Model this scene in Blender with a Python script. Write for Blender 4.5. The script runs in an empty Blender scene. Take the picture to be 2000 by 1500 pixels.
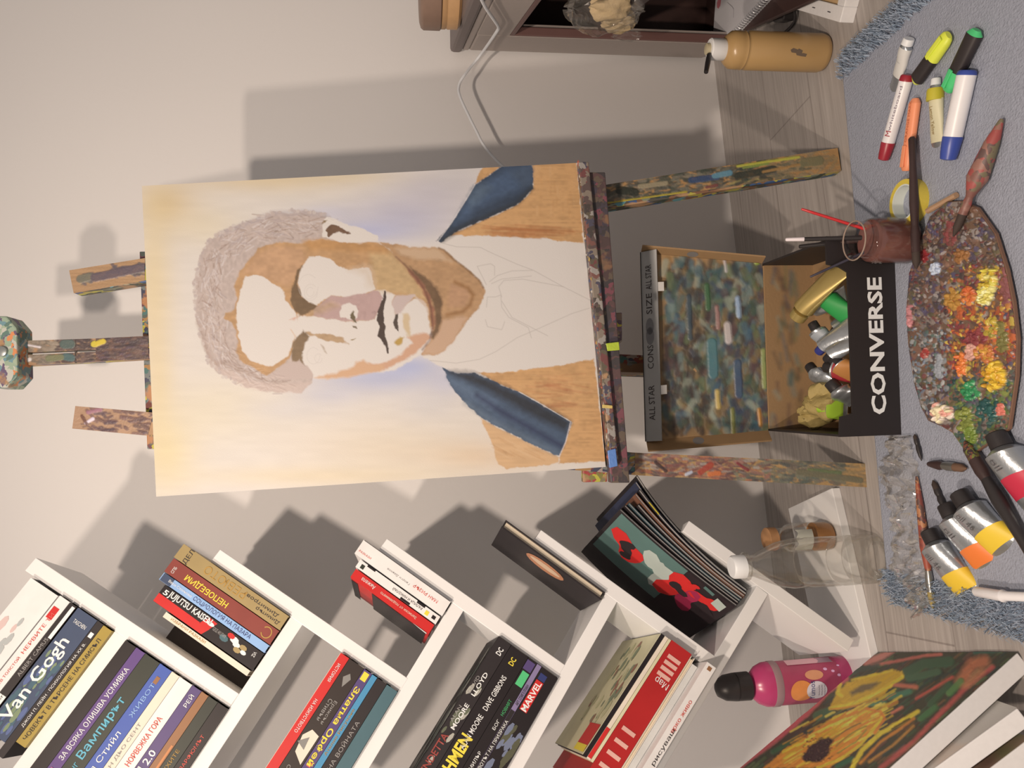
import bpy, bmesh, math, random
import numpy as np
from mathutils import Vector as V, Matrix

rnd = random.Random(7)
nrs = np.random.RandomState(11)
SC = bpy.context.scene
COL = SC.collection

# ------------------------------------------------------------------ camera, light, exposure
FPX = 1482.0                       # focal length in pixels of the 2000 px side
PITCH, ROLL, YAW = 0.1366, -0.0265, 0.1948
CAM = np.array([0.0, -1.241, 0.5975])
cy_, sy_ = math.cos(YAW), math.sin(YAW)
FWD = np.array([sy_ * math.cos(PITCH), cy_ * math.cos(PITCH), -math.sin(PITCH)])
_r = np.array([cy_, -sy_, 0.0]); _u = np.cross(_r, FWD)
cr_, sr_ = math.cos(ROLL), math.sin(ROLL)
RGT = cr_ * _r + sr_ * _u
UPV = -sr_ * _r + cr_ * _u

cd = bpy.data.cameras.new('camera')
cd.sensor_width = 36.0; cd.sensor_fit = 'HORIZONTAL'; cd.lens = 36.0 * FPX / 2000.0
cd.clip_start = 0.02
cam = bpy.data.objects.new('camera', cd); COL.objects.link(cam)
# the phone was held sideways: picture x runs down the room, picture y runs to the left of it
X, Y, Z = -UPV, RGT, -FWD
cam.matrix_world = Matrix(((X[0], Y[0], Z[0], CAM[0]), (X[1], Y[1], Z[1], CAM[1]), (X[2], Y[2], Z[2], CAM[2]), (0, 0, 0, 1)))
SC.camera = cam

w = bpy.data.worlds.new('room_ambience'); SC.world = w; w.use_nodes = True
w.node_tree.nodes['Background'].inputs[0].default_value = (1.0, 0.86, 0.76, 1)
w.node_tree.nodes['Background'].inputs[1].default_value = 0.37

def lamp(name, loc, power, radius, col, aim, cone):
    """one head of the room's two-headed ceiling lamp, its cone shaped and aimed to dim the upper wall"""
    l = bpy.data.lights.new(name, 'SPOT'); l.energy = power; l.shadow_soft_size = radius; l.color = col
    l.spot_size = math.radians(cone); l.spot_blend = 1.0
    o = bpy.data.objects.new(name, l); COL.objects.link(o); o.location = loc
    o.rotation_euler = (V(aim) - V(loc)).to_track_quat('-Z', 'Y').to_euler()
    return o
WARM = (1.0, 0.81, 0.655)
lamp('ceiling_lamp', (-0.20, -1.26, 1.22), 43.0, 0.028, WARM, (0.55, -0.15, 0.25), 114)
lamp('ceiling_lamp', (-0.66, -1.26, 1.18), 37.0, 0.028, WARM, (0.55, -0.15, 0.25), 114)
SC.cycles.transparent_max_bounces = 24
SC.view_settings.view_transform = 'Standard'
SC.view_settings.look = 'None'
SC.view_settings.gamma = 1.0
SC.view_settings.use_curve_mapping = False
SC.view_settings.exposure = 0.0

# ------------------------------------------------------------------ pixel -> point helpers
def ray(x, y):
    u, v = 1500.0 - y, x
    return FWD + (u - 750.0) / FPX * RGT - (v - 1000.0) / FPX * UPV
def onY(x, y, Yv):
    d = ray(x, y); return CAM + d * (Yv - CAM[1]) / d[1]
def onZ(x, y, Zv):
    d = ray(x, y); return CAM + d * (Zv - CAM[2]) / d[2]
def onP(x, y, P0, n):
    d = ray(x, y); return CAM + d * ((np.array(P0) - CAM) @ n) / (d @ n)
def topx(P):
    d = np.atleast_2d(P) - CAM
    z = d @ FWD
    u = 750 + FPX * (d @ RGT) / z; v = 1000 - FPX * (d @ UPV) / z
    return np.c_[v, 1500 - u]
def nz(a):
    a = np.array(a, float); return a / np.linalg.norm(a)

# ------------------------------------------------------------------ colours and materials
def lin(c):
    c = np.array(c, float) / 255.0
    return np.where(c <= 0.04045, c / 12.92, ((c + 0.055) / 1.055) ** 2.4)
WHITE = lin((222, 207, 191))
def C(r, g, b, k=1.0):
    """surface colour of something that looks (r,g,b) beside a white that looks (222,207,191)"""
    return np.clip(lin((r, g, b)) / WHITE * 0.80 * k, 0.002, 0.92)
def rgba(c):
    return (float(c[0]), float(c[1]), float(c[2]), 1.0)

MATS = {}
def mat(name, col, rough=0.55, metal=0.0, var=0.06, scale=60.0, bump=0.0, bscale=200.0, spec=0.5, coat=0.0):
    """plain surface with a little procedural unevenness"""
    if name in MATS: return MATS[name]
    m = bpy.data.materials.new(name); m.use_nodes = True; nt = m.node_tree; b = nt.nodes['Principled BSDF']
    b.inputs['Roughness'].default_value = rough; b.inputs['Metallic'].default_value = metal
    b.inputs['Specular IOR Level'].default_value = spec
    if coat: b.inputs['Coat Weight'].default_value = coat
    tc = nt.nodes.new('ShaderNodeTexCoord')
    n = nt.nodes.new('ShaderNodeTexNoise'); n.inputs['Scale'].default_value = scale; n.inputs['Detail'].default_value = 4
    nt.links.new(tc.outputs['Object'], n.inputs['Vector'])
    mx = nt.nodes.new('ShaderNodeMix'); mx.data_type = 'RGBA'
    col = np.array(col)
    mx.inputs[6].default_value = rgba(col * (1 - var)); mx.inputs[7].default_value = rgba(np.clip(col * (1 + var), 0, 0.95))
    nt.links.new(n.outputs['Fac'], mx.inputs[0]); nt.links.new(mx.outputs[2], b.inputs['Base Color'])
    if bump:
        n2 = nt.nodes.new('ShaderNodeTexNoise'); n2.inputs['Scale'].default_value = bscale; n2.inputs['Detail'].default_value = 3
        nt.links.new(tc.outputs['Object'], n2.inputs['Vector'])
        bp = nt.nodes.new('ShaderNodeBump'); bp.inputs['Strength'].default_value = bump; bp.inputs['Distance'].default_value = 0.002
        nt.links.new(n2.outputs['Fac'], bp.inputs['Height']); nt.links.new(bp.outputs['Normal'], b.inputs['Normal'])
    MATS[name] = m
    return m

def mat_splat(name, wood, cols, amount=0.5, scale=22.0, stretch=(1, 1, 1), rough=0.5, bump=0.35):
    """wood with dabs of dried paint in several colours"""
    if name in MATS: return MATS[name]
    m = bpy.data.materials.new(name); m.use_nodes = True; nt = m.node_tree; b = nt.nodes['Principled BSDF']
    b.inputs['Roughness'].default_value = rough
    tc = nt.nodes.new('ShaderNodeTexCoord'); mp = nt.nodes.new('ShaderNodeMapping')
    mp.inputs['Scale'].default_value = stretch
    nt.links.new(tc.outputs['Object'], mp.inputs['Vector'])
    wp = nt.nodes.new('ShaderNodeTexNoise'); wp.inputs['Scale'].default_value = scale * 1.4; wp.inputs['Detail'].default_value = 3
    nt.links.new(mp.outputs[0], wp.inputs['Vector'])
    ad = nt.nodes.new('ShaderNodeVectorMath'); ad.operation = 'MULTIPLY_ADD'
    ad.inputs[1].default_value = (0.05, 0.05, 0.05)
    nt.links.new(wp.outputs['Color'], ad.inputs[0]); nt.links.new(mp.outputs[0], ad.inputs[2])
    vo = nt.nodes.new('ShaderNodeTexVoronoi'); vo.inputs['Scale'].default_value = scale * 3.0
    nt.links.new(ad.outputs[0], vo.inputs['Vector'])
    sp = nt.nodes.new('ShaderNodeSeparateColor'); nt.links.new(vo.outputs['Color'], sp.inputs[0])
    cr = nt.nodes.new('ShaderNodeValToRGB'); cr.color_ramp.interpolation = 'CONSTANT'
    els = cr.color_ramp.elements
    n = len(cols)
    for i, c in enumerate(cols):
        e = els[i] if i < 2 else els.new(i / n)
        e.position = i / n; e.color = rgba(c)
    nt.links.new(sp.outputs[0], cr.inputs[0])
    gr = nt.nodes.new('ShaderNodeTexNoise'); gr.inputs['Scale'].default_value = 90; gr.inputs['Detail'].default_value = 4
    nt.links.new(mp.outputs[0], gr.inputs['Vector'])
    wd = nt.nodes.new('ShaderNodeMix'); wd.data_type = 'RGBA'
    wd.inputs[6].default_value = rgba(np.array(wood) * 0.75); wd.inputs[7].default_value = rgba(np.clip(np.array(wood) * 1.2, 0, .9))
    nt.links.new(gr.outputs['Fac'], wd.inputs[0])
    mk = nt.nodes.new('ShaderNodeTexNoise'); mk.inputs['Scale'].default_value = scale; mk.inputs['Detail'].default_value = 5
    nt.links.new(mp.outputs[0], mk.inputs['Vector'])
    mr = nt.nodes.new('ShaderNodeMapRange')
    mr.inputs['From Min'].default_value = 0.62 - 0.35 * amount; mr.inputs['From Max'].default_value = 0.68 - 0.35 * amount
    nt.links.new(mk.outputs['Fac'], mr.inputs['Value'])
    mx = nt.nodes.new('ShaderNodeMix'); mx.data_type = 'RGBA'
    nt.links.new(mr.outputs[0], mx.inputs[0]); nt.links.new(wd.outputs[2], mx.inputs[6]); nt.links.new(cr.outputs[0], mx.inputs[7])
    nt.links.new(mx.outputs[2], b.inputs['Base Color'])
    bp = nt.nodes.new('ShaderNodeBump'); bp.inputs['Strength'].default_value = bump; bp.inputs['Distance'].default_value = 0.003
    nt.links.new(mk.outputs['Fac'], bp.inputs['Height']); nt.links.new(bp.outputs['Normal'], b.inputs['Normal'])
    MATS[name] = m
    return m

def mat_attr(name, rough=0.5, bump=0.1, bscale=500, spec=0.4):
    if name in MATS: return MATS[name]
    m = bpy.data.materials.new(name); m.use_nodes = True; nt = m.node_tree; b = nt.nodes['Principled BSDF']
    b.inputs['Roughness'].default_value = rough; b.inputs['Specular IOR Level'].default_value = spec
    a = nt.nodes.new('ShaderNodeAttribute'); a.attribute_name = 'paint'
    nt.links.new(a.outputs['Color'], b.inputs['Base Color'])
    if bump:
        tc = nt.nodes.new('ShaderNodeTexCoord')
        n = nt.nodes.new('ShaderNodeTexNoise'); n.inputs['Scale'].default_value = bscale; n.inputs['Detail'].default_value = 3
        nt.links.new(tc.outputs['Object'], n.inputs['Vector'])
        bp = nt.nodes.new('ShaderNodeBump'); bp.inputs['Strength'].default_value = bump; bp.inputs['Distance'].default_value = 0.001
        nt.links.new(n.outputs['Fac'], bp.inputs['Height']); nt.links.new(bp.outputs['Normal'], b.inputs['Normal'])
    MATS[name] = m
    return m

def mat_clear(name, tint=(0.95, 0.95, 0.93), gloss=0.10, rough=0.08, ior=1.45, haze=0.0, hcol=(.8, .8, .78)):
    """thin clear plastic or glass"""
    if name in MATS: return MATS[name]
    m = bpy.data.materials.new(name); m.use_nodes = True; nt = m.node_tree
    nt.nodes.remove(nt.nodes['Principled BSDF']); out = nt.nodes['Material Output']
    tr = nt.nodes.new('ShaderNodeBsdfTransparent'); tr.inputs[0].default_value = rgba(tint)
    gl = nt.nodes.new('ShaderNodeBsdfGlossy'); gl.inputs['Roughness'].default_value = rough
    fr = nt.nodes.new('ShaderNodeFresnel'); fr.inputs['IOR'].default_value = ior
    ma = nt.nodes.new('ShaderNodeMath'); ma.operation = 'ADD'; ma.inputs[1].default_value = gloss; ma.use_clamp = True
    mn = nt.nodes.new('ShaderNodeMath'); mn.operation = 'MINIMUM'; mn.inputs[1].default_value = 0.45
    nt.links.new(fr.outputs[0], mn.inputs[0]); nt.links.new(mn.outputs[0], ma.inputs[0])
    tc = nt.nodes.new('ShaderNodeTexCoord'); n = nt.nodes.new('ShaderNodeTexNoise'); n.inputs['Scale'].default_value = 60
    nt.links.new(tc.outputs['Object'], n.inputs['Vector'])
    bp = nt.nodes.new('ShaderNodeBump'); bp.inputs['Strength'].default_value = 0.15; bp.inputs['Distance'].default_value = 0.002
    nt.links.new(n.outputs['Fac'], bp.inputs['Height']); nt.links.new(bp.outputs['Normal'], gl.inputs['Normal'])
    mx = nt.nodes.new('ShaderNodeMixShader')
    nt.links.new(ma.outputs[0], mx.inputs[0]); nt.links.new(tr.outputs[0], mx.inputs[1]); nt.links.new(gl.outputs[0], mx.inputs[2])
    last = mx
    if haze:
        df = nt.nodes.new('ShaderNodeBsdfDiffuse'); df.inputs[0].default_value = rgba(hcol)
        m2 = nt.nodes.new('ShaderNodeMixShader'); m2.inputs[0].default_value = haze
        nt.links.new(mx.outputs[0], m2.inputs[1]); nt.links.new(df.outputs[0], m2.inputs[2]); last = m2
    nt.links.new(last.outputs[0], out.inputs[0])
    MATS[name] = m
    return m

def mat_planks(name):
    m = bpy.data.materials.new(name); m.use_nodes = True; nt = m.node_tree; b = nt.nodes['Principled BSDF']
    b.inputs['Roughness'].default_value = 0.42; b.inputs['Specular IOR Level'].default_value = 0.35
    tc = nt.nodes.new('ShaderNodeTexCoord')
    br = nt.nodes.new('ShaderNodeTexBrick')
    br.inputs['Color1'].default_value = rgba(C(176, 160, 146)); br.inputs['Color2'].default_value = rgba(C(160, 145, 132))
    br.inputs['Mortar'].default_value = rgba(C(146, 131, 119))
    br.inputs['Scale'].default_value = 1.0; br.inputs['Mortar Size'].default_value = 0.0012
    br.inputs['Brick Width'].default_value = 1.2; br.inputs['Row Height'].default_value = 0.128; br.offset = 0.37
    mp0 = nt.nodes.new('ShaderNodeMapping'); mp0.inputs['Location'].default_value = (0.35, 0.02, 0)
    nt.links.new(tc.outputs['Object'], mp0.inputs[0]); nt.links.new(mp0.outputs[0], br.inputs['Vector'])
    mp = nt.nodes.new('ShaderNodeMapping'); mp.inputs['Scale'].default_value = (4, 110, 1)
    nt.links.new(tc.outputs['Object'], mp.inputs[0])
    n = nt.nodes.new('ShaderNodeTexNoise'); n.inputs['Scale'].default_value = 1.6; n.inputs['Detail'].default_value = 6; n.inputs['Roughness'].default_value = 0.65
    nt.links.new(mp.outputs[0], n.inputs['Vector'])
    cr = nt.nodes.new('ShaderNodeValToRGB'); cr.color_ramp.elements[0].position = 0.3; cr.color_ramp.elements[0].color = (0.62, 0.6, 0.58, 1)
    cr.color_ramp.elements[1].position = 0.7; cr.color_ramp.elements[1].color = (1.08, 1.08, 1.06, 1)
    nt.links.new(n.outputs['Fac'], cr.inputs[0])
    mx = nt.nodes.new('ShaderNodeMix'); mx.data_type = 'RGBA'; mx.blend_type = 'MULTIPLY'; mx.inputs[0].default_value = 0.75
    nt.links.new(br.outputs[0], mx.inputs[6]); nt.links.new(cr.outputs[0], mx.inputs[7]); nt.links.new(mx.outputs[2], b.inputs['Base Color'])
    return m

# ------------------------------------------------------------------ mesh builder
ORG = {}
def root_of(o):
    while o.parent is not None: o = o.parent
    return o
class G:
    def __init__(s): s.v = []; s.f = []; s.mi = []
    def add(s, vs, fs, mi=0):
        n = len(s.v); s.v += [tuple(float(c) for c in p) for p in vs]
        s.f += [tuple(i + n for i in f) for f in fs]; s.mi += [mi] * len(fs); return s
    def hexa(s, a, b, mi=0):
        """a, b: two quads, matching corners"""
        return s.add(list(a) + list(b), [(3, 2, 1, 0), (4, 5, 6, 7), (0, 1, 5, 4), (1, 2, 6, 5), (2, 3, 7, 6), (3, 0, 4, 7)], mi)
    def box(s, o, ex, ey, ez, mi=0):
        """corner o and three edge vectors"""
        o = np.array(o, float); ex, ey, ez = map(lambda q: np.array(q, float), (ex, ey, ez))
        return s.hexa([o, o + ex, o + ex + ey, o + ey], [o + ez, o + ex + ez, o + ex + ey + ez, o + ey + ez], mi)
    def cbox(s, c, sx, sy, sz, mi=0):
        c = np.array(c, float); return s.box(c - (sx / 2, sy / 2, sz / 2), (sx, 0, 0), (0, sy, 0), (0, 0, sz), mi)
    def prism(s, poly, vec, mi=0):
        poly = [np.array(p, float) for p in poly]; vec = np.array(vec, float); n = len(poly)
        vs = poly + [p + vec for p in poly]
        fs = [tuple(range(n - 1, -1, -1)), tuple(range(n, 2 * n))] + [(i, (i + 1) % n, n + (i + 1) % n, n + i) for i in range(n)]
        return s.add(vs, fs, mi)
    def loft(s, rings, mi=0, cap=True):
        n = len(rings[0]); vs = [p for r in rings for p in r]; fs = []
        for k in range(len(rings) - 1):
            for i in range(n):
                j = (i + 1) % n
                fs.append((k * n + i, k * n + j, (k + 1) * n + j, (k + 1) * n + i))
        if cap:
            fs.append(tuple(range(n - 1, -1, -1))); fs.append(tuple(range((len(rings) - 1) * n, len(rings) * n)))
        return s.add(vs, fs, mi)
    def tube(s, path, rad, seg=10, mi=0, cap=True):
        path = [np.array(p, float) for p in path]; n = len(path)
        if not hasattr(rad, '__len__'): rad = [rad] * n
        rings = []; up = None
        for i, p in enumerate(path):
            t = nz(path[min(i + 1, n - 1)] - path[max(i - 1, 0)])
            if up is None:
                up = np.array([0, 0, 1.0]) if abs(t[2]) < 0.9 else np.array([1.0, 0, 0])
            a = nz(np.cross(t, up)); b = np.cross(a, t); up = b
            rings.append([p + rad[i] * (math.cos(q) * a + math.sin(q) * b) for q in np.linspace(0, 2 * math.pi, seg, endpoint=False)])
        return s.loft(rings, mi, cap)
    def axis(s, p, d, prof, seg=28, mi=0, cap=True, flat=None, up=(0, 0, 1)):
        """revolve (distance along d, radius) about the line p + d; flat scales the 'up' radius"""
        p = np.array(p, float); d = nz(d); up = np.array(up, float)
        if abs(d @ up) > 0.95: up = np.array([0, 1.0, 0])
        a = nz(np.cross(d, up)); b = np.cross(a, d)
        if b @ up < 0: b = -b
        rings = []
        for k, q in enumerate(prof):
            ru = q[1] * (q[2] if len(q) > 2 else 1.0)
            rings.append([p + d * q[0] + q[1] * math.cos(t) * a + ru * math.sin(t) * b for t in np.linspace(0, 2 * math.pi, seg, endpoint=False)])
        return s.loft(rings, mi, cap)
    def out(s, name, mats, parent=None, smooth=False, bevel=0.0, seg=2, keep=None):
        if not isinstance(mats, (list, tuple)): mats = [mats]
        vs = np.array(s.v, float)
        if parent is None:
            lo, hi = vs.min(0), vs.max(0)
            org = np.array([(lo[0] + hi[0]) / 2, (lo[1] + hi[1]) / 2, lo[2]])
        else:
            org = ORG[root_of(parent).name]
        me = bpy.data.meshes.new(name)
        me.from_pydata([tuple(p) for p in vs - org], [], s.f)
        for m in mats: me.materials.append(m)
        if len(mats) > 1: me.polygons.foreach_set('material_index', s.mi)
        bm = bmesh.new(); bm.from_mesh(me); bmesh.ops.recalc_face_normals(bm, faces=bm.faces); bm.to_mesh(me); bm.free()
        if smooth:
            me.polygons.foreach_set('use_smooth', [True] * len(me.polygons))
            me.set_sharp_from_angle(angle=math.radians(40))
        me.update()
        o = bpy.data.objects.new(name, me); COL.objects.link(o)
        if parent is None:
            o.location = org; ORG[o.name] = org
        else:
            o.parent = parent
        if bevel:
            bv = o.modifiers.new('edge', 'BEVEL'); bv.width = bevel; bv.segments = seg; bv.limit_method = 'ANGLE'; bv.angle_limit = math.radians(35)
        return o

def thing(name, label, cat, loc, group=None):
    o = bpy.data.objects.new(name, None); COL.objects.link(o); o.location = tuple(float(c) for c in loc); o.empty_display_size = 0.02
    ORG[o.name] = np.array(loc, float)
    tag(o, label, cat, group); return o
def tag(o, label, cat, group=None):
    o['label'] = label; o['category'] = cat
    if group: o['group'] = group
    return o
def struct(o):
    o['kind'] = 'structure'; return o

def text(parent, s, c, ux, uy, wd, ht, m, name='lettering', lift=0.0004, bold=0.0):
    """raised lettering centred on c, running along ux with its tops towards uy, fitted to wd x ht"""
    cu = bpy.data.curves.new('t', 'FONT'); cu.body = s; cu.size = 1.0; cu.offset = bold; cu.resolution_u = 2; cu.fill_mode = 'FRONT'
    ob = bpy.data.objects.new('t', cu); COL.objects.link(ob)
    bpy.context.view_layer.update()
    me = bpy.data.meshes.new_from_object(ob.evaluated_get(bpy.context.evaluated_depsgraph_get()))
    COL.objects.unlink(ob); bpy.data.objects.remove(ob); bpy.data.curves.remove(cu)
    n = len(me.vertices); co = np.zeros(n * 3); me.vertices.foreach_get('co', co); co = co.reshape(-1, 3)
    lo, hi = co.min(0), co.max(0)
    sx = wd / (hi[0] - lo[0]); sy = ht / (hi[1] - lo[1]) if ht else sx
    ux = nz(ux); uy = nz(uy); nn = np.cross(ux, uy)
    q = np.outer((co[:, 0] - (lo[0] + hi[0]) / 2) * sx, ux) + np.outer((co[:, 1] - (lo[1] + hi[1]) / 2) * sy, uy) + np.array(c) + nn * lift
    q = q - ORG[root_of(parent).name]
    me.vertices.foreach_set('co', q.ravel()); me.materials.clear(); me.materials.append(m); me.update()
    me.name = name
    o = bpy.data.objects.new(name, me); COL.objects.link(o); o.parent = parent
    return o

# ------------------------------------------------------------------ painted surfaces (colour stored on the mesh)
class Paint:
    """a grid of points on a surface whose colour is laid down stroke by stroke"""
    def __init__(s, fn, nx, ny, base):
        u, v = np.meshgrid(np.linspace(0, 1, nx), np.linspace(0, 1, ny))
        s.nx, s.ny = nx, ny; s.P = fn(u.ravel()[:, None], v.ravel()[:, None])
        px = topx(s.P); s.x, s.y = px[:, 0], px[:, 1]
        s.c = np.tile(np.array(base, float), (nx * ny, 1)); s.h = np.zeros(nx * ny)
        s.u, s.v = u.ravel(), v.ravel()
        s.jit = (s.noise(9, 9, 99) - .5) * 3.4 + (s.noise(3, 3, 98) - .5) * 1.6
    def noise(s, scx, scy, seed):
        r = np.random.RandomState(seed); g = r.rand(256, 256)
        a = (s.x / scx) % 255; b = (s.y / scy) % 255
        i = a.astype(int); j = b.astype(int); fa = a - i; fb = b - j
        fa = fa * fa * (3 - 2 * fa); fb = fb * fb * (3 - 2 * fb)
        return (g[i, j] * (1 - fa) + g[i + 1, j] * fa) * (1 - fb) + (g[i, j + 1] * (1 - fa) + g[i + 1, j + 1] * fa) * fb
    def lay(s, idx, a, col, h=0.0):
        a = np.clip(a, 0, 1)[:, None]
        s.c[idx] = s.c[idx] * (1 - a) + np.array(col) * a
        if h: s.h[idx] = np.maximum(s.h[idx], a[:, 0] * h)
    def segdist(s, X, Y, pts, close):
        d = np.full(len(X), 1e9)
        n = len(pts)
        for i in range(n if close else n - 1):
            x0, y0 = pts[i]; x1, y1 = pts[(i + 1) % n]
            dx, dy = x1 - x0, y1 - y0; L = dx * dx + dy * dy + 1e-9
            t = np.clip(((X - x0) * dx + (Y - y0) * dy) / L, 0, 1)
            d = np.minimum(d, np.hypot(X - x0 - t * dx, Y - y0 - t * dy))
        return d
    def box(s, pts, m):
        p = np.array(pts); return np.where((s.x > p[:, 0].min() - m) & (s.x < p[:, 0].max() + m) & (s.y > p[:, 1].min() - m) & (s.y < p[:, 1].max() + m))[0]
    def poly(s, pts, col, soft=1.2, alpha=1.0, h=0.0, streak=0.0, sc=(12, 12), seed=1):
        idx = s.box(pts, soft * 3)
        if not len(idx): return
        X, Y = s.x[idx], s.y[idx]; d = s.segdist(X, Y, pts, True)
        ins = np.zeros(len(idx), bool); n = len(pts)
        for i in range(n):
            x0, y0 = pts[i]; x1, y1 = pts[(i + 1) % n]
            c = ((y0 > Y) != (y1 > Y))
            ins ^= c & (X < (x1 - x0) * (Y - y0) / (y1 - y0 + 1e-12) + x0)
        sd = np.where(ins, d, -d) + s.jit[idx] * min(1.0, soft)
        a = np.clip(sd / (2 * soft) + 0.5, 0, 1) * alpha
        cc = np.array(col)
        if streak:
            k = 1 + streak * (s.noise(sc[0], sc[1], seed)[idx] - 0.5) * 2
            cc = cc[None, :] * k[:, None]
        s.lay(idx, a, cc, h)
    def stroke(s, pts, width, col, soft=1.0, alpha=1.0, h=0.0):
        idx = s.box(pts, width + soft * 3)
        if not len(idx): return
        d = s.segdist(s.x[idx], s.y[idx], pts, False)
        s.lay(idx, np.clip((width / 2 - d + (s.jit[idx] * .25 * min(width / 4, 1.5) if width > 2.5 else 0)) / (2 * soft) + 0.5, 0, 1) * alpha, col, h)
    def blob(s, x, y, rx, ry, col, alpha=1.0):
        a = alpha * np.exp(-(((s.x - x) / rx) ** 2 + ((s.y - y) / ry) ** 2))
        s.lay(np.arange(len(s.x)), a, col)
    def dab(s, x, y, rx, ry, ang, col, h=0.0, alpha=1.0):
        m = max(rx, ry)
        idx = np.where((np.abs(s.x - x) < m) & (np.abs(s.y - y) < m))[0]
        if not len(idx): return
        c, q = math.cos(ang), math.sin(ang); dx, dy = s.x[idx] - x, s.y[idx] - y
        r = ((dx * c + dy * q) / rx) ** 2 + ((dy * c - dx * q) / ry) ** 2
        a = np.clip((1 - r) * 3, 0, 1) * alpha
        s.lay(idx, a, col)
        if h: s.h[idx] = np.maximum(s.h[idx] * 0.9, np.clip(1 - r, 0, 1) ** 0.5 * h + 0.3 * s.h[idx])
    def mesh(s, name, m, parent, normal=None, keep=None, smooth=True):
        P = s.P - ORG[root_of(parent).name]
        if normal is not None: P = P + s.h[:, None] * np.array(normal)
        nx, ny = s.nx, s.ny
        i = np.arange(nx - 1)[None, :] + np.arange(ny - 1)[:, None] * nx
        F = np.stack([i, i + 1, i + 1 + nx, i + nx], -1).reshape(-1, 4)
        if keep is not None: F = F[keep[F].all(1)]
        if normal is not None:
            a = np.cross(P[F[0, 1]] - P[F[0, 0]], P[F[0, 3]] - P[F[0, 0]])
            if a @ np.array(normal) < 0: F = F[:, ::-1]
        me = bpy.data.meshes.new(name)
        me.vertices.add(len(P)); me.vertices.foreach_set('co', P.ravel())
        me.loops.add(len(F) * 4); me.loops.foreach_set('vertex_index', F.ravel().astype(np.int32))
        me.polygons.add(len(F)); me.polygons.foreach_set('loop_start', np.arange(0, len(F) * 4, 4, dtype=np.int32))
        me.update(calc_edges=True)
        at = me.color_attributes.new('paint', 'FLOAT_COLOR', 'POINT')
        at.data.foreach_set('color', np.c_[np.clip(s.c, 0.001, 0.95), np.ones(len(P))].ravel())
        me.materials.append(m)
        if smooth: me.polygons.foreach_set('use_smooth', [True] * len(me.polygons))
        me.validate(); me.update()
        o = bpy.data.objects.new(name, me); COL.objects.link(o); o.parent = parent
        return o
def tr(ox, oy, s, pts):
    return [(ox + a / s, oy + b / s) for a, b in pts]

# ------------------------------------------------------------------ common materials
M_wall = mat('white_wall_paint', C(225, 210, 195), 0.75, var=0.02, scale=3, bump=0.06, bscale=150, spec=0.2)
M_floor = mat_planks('grey_oak_laminate')
M_white = mat('white_melamine', C(226, 213, 199), 0.45, var=0.02, scale=8)
M_page = mat('page_paper', C(214, 190, 158), 0.8, var=0.1, scale=400)
M_pagew = mat('white_paper', C(220, 206, 190), 0.8, var=0.05, scale=400)
M_black = mat('black_plastic', C(42, 36, 34), 0.4, var=0.1)
M_ink = mat('dark_print', C(52, 44, 42), 0.6)
M_cream = mat('cream_print', C(226, 210, 188), 0.6)
M_silver = mat('aluminium_tube', C(172, 166, 158), 0.28, metal=0.75, var=0.12, scale=90, bump=0.3, bscale=120)

# ------------------------------------------------------------------ the room
g = G(); g.box((-1.6, 0, -0.02), (3.6, 0, 0), (0, 0.1, 0), (0, 0, 2.62)); struct(g.out('wall_back', M_wall))
g = G(); g.box((-1.6, -2.6, -0.02), (3.6, 0, 0), (0, 2.6, 0), (0, 0, 0.02)); struct(g.out('floor', M_floor))

# ------------------------------------------------------------------ tree-shaped bookcase
YS = -0.244; TH = 0.0177
SHA, SHP = 0.175, np.array([0.0, -0.244, 0.0])            # the bookcase stands turned a little from the wall
_cs, _sn = math.cos(SHA), math.sin(SHA)
SROT = np.array([[_cs, -_sn, 0], [_sn, _cs, 0], [0, 0, 1]])
def onYs(x, y, Yv):
    c = SROT.T @ (CAM - SHP) + SHP; d = SROT.T @ ray(x, y); return c + d * (Yv - c[1]) / d[1]
BEFORE = set(COL.objects)
def xz(p, y=YS): return onYs(p[0], p[1], y)[[0, 2]]
Apx = {1: ((70, 1089), (467, 1355)), 2: ((430, 1073), (797, 1325)), 3: ((756, 1052), (1104, 1299)), 4: ((1057, 1035), (1400, 1284)), 5: ((1346, 1017), (1668, 1250))}
Bpx = {0: ((229, 1225), (68, 1441)), 1: ((571, 1199), (370, 1500)), 2: ((883, 1176), (687, 1498)), 3: ((1186, 1154), (988, 1500)), 4: ((1475, 1150), (1405, 1265))}
AL, BL = {}, {}
for k, (p, q) in Apx.items():
    a, b = xz(p), xz(q); d = (b - a) / np.linalg.norm(b - a); AL[k] = (a, b, d, np.array([d[1], -d[0]]))
for k, (p, q) in Bpx.items():
    a, b = xz(p), xz(q); d = (b - a) / np.linalg.norm(b - a); BL[k] = (a, b, d)
def isect(p, d, q, e):
    s = np.linalg.solve(np.array([d, -e]).T, q - p); return p + d * s[0]
def frame(k, kind):
    """corner, direction up the A board, direction up the B board"""
    a = AL[k + 1] if kind[0] == 'r' else AL[k]
    O = isect(a[0] + a[3] * TH, a[2], BL[k][0], BL[k][2])
    return O, -a[2], BL[k][2]
shelf = thing('tree_bookcase', 'white zigzag tree-shaped bookcase standing on a flat base against the wall', 'bookcase', (-0.12, -0.12, 0.0))
def to3(q, y): return np.array([q[0], y, q[1]])
for k, (a, b, d, n) in AL.items():
    e = b if k < 5 else b + d * 0.0
    quad = [a, e, e + n * TH, a + n * TH]
    g = G(); g.prism([to3(q, YS) for q in quad], (0, 0.136, 0)); g.out('slanted_board', M_white, shelf, bevel=0.0007)
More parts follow.
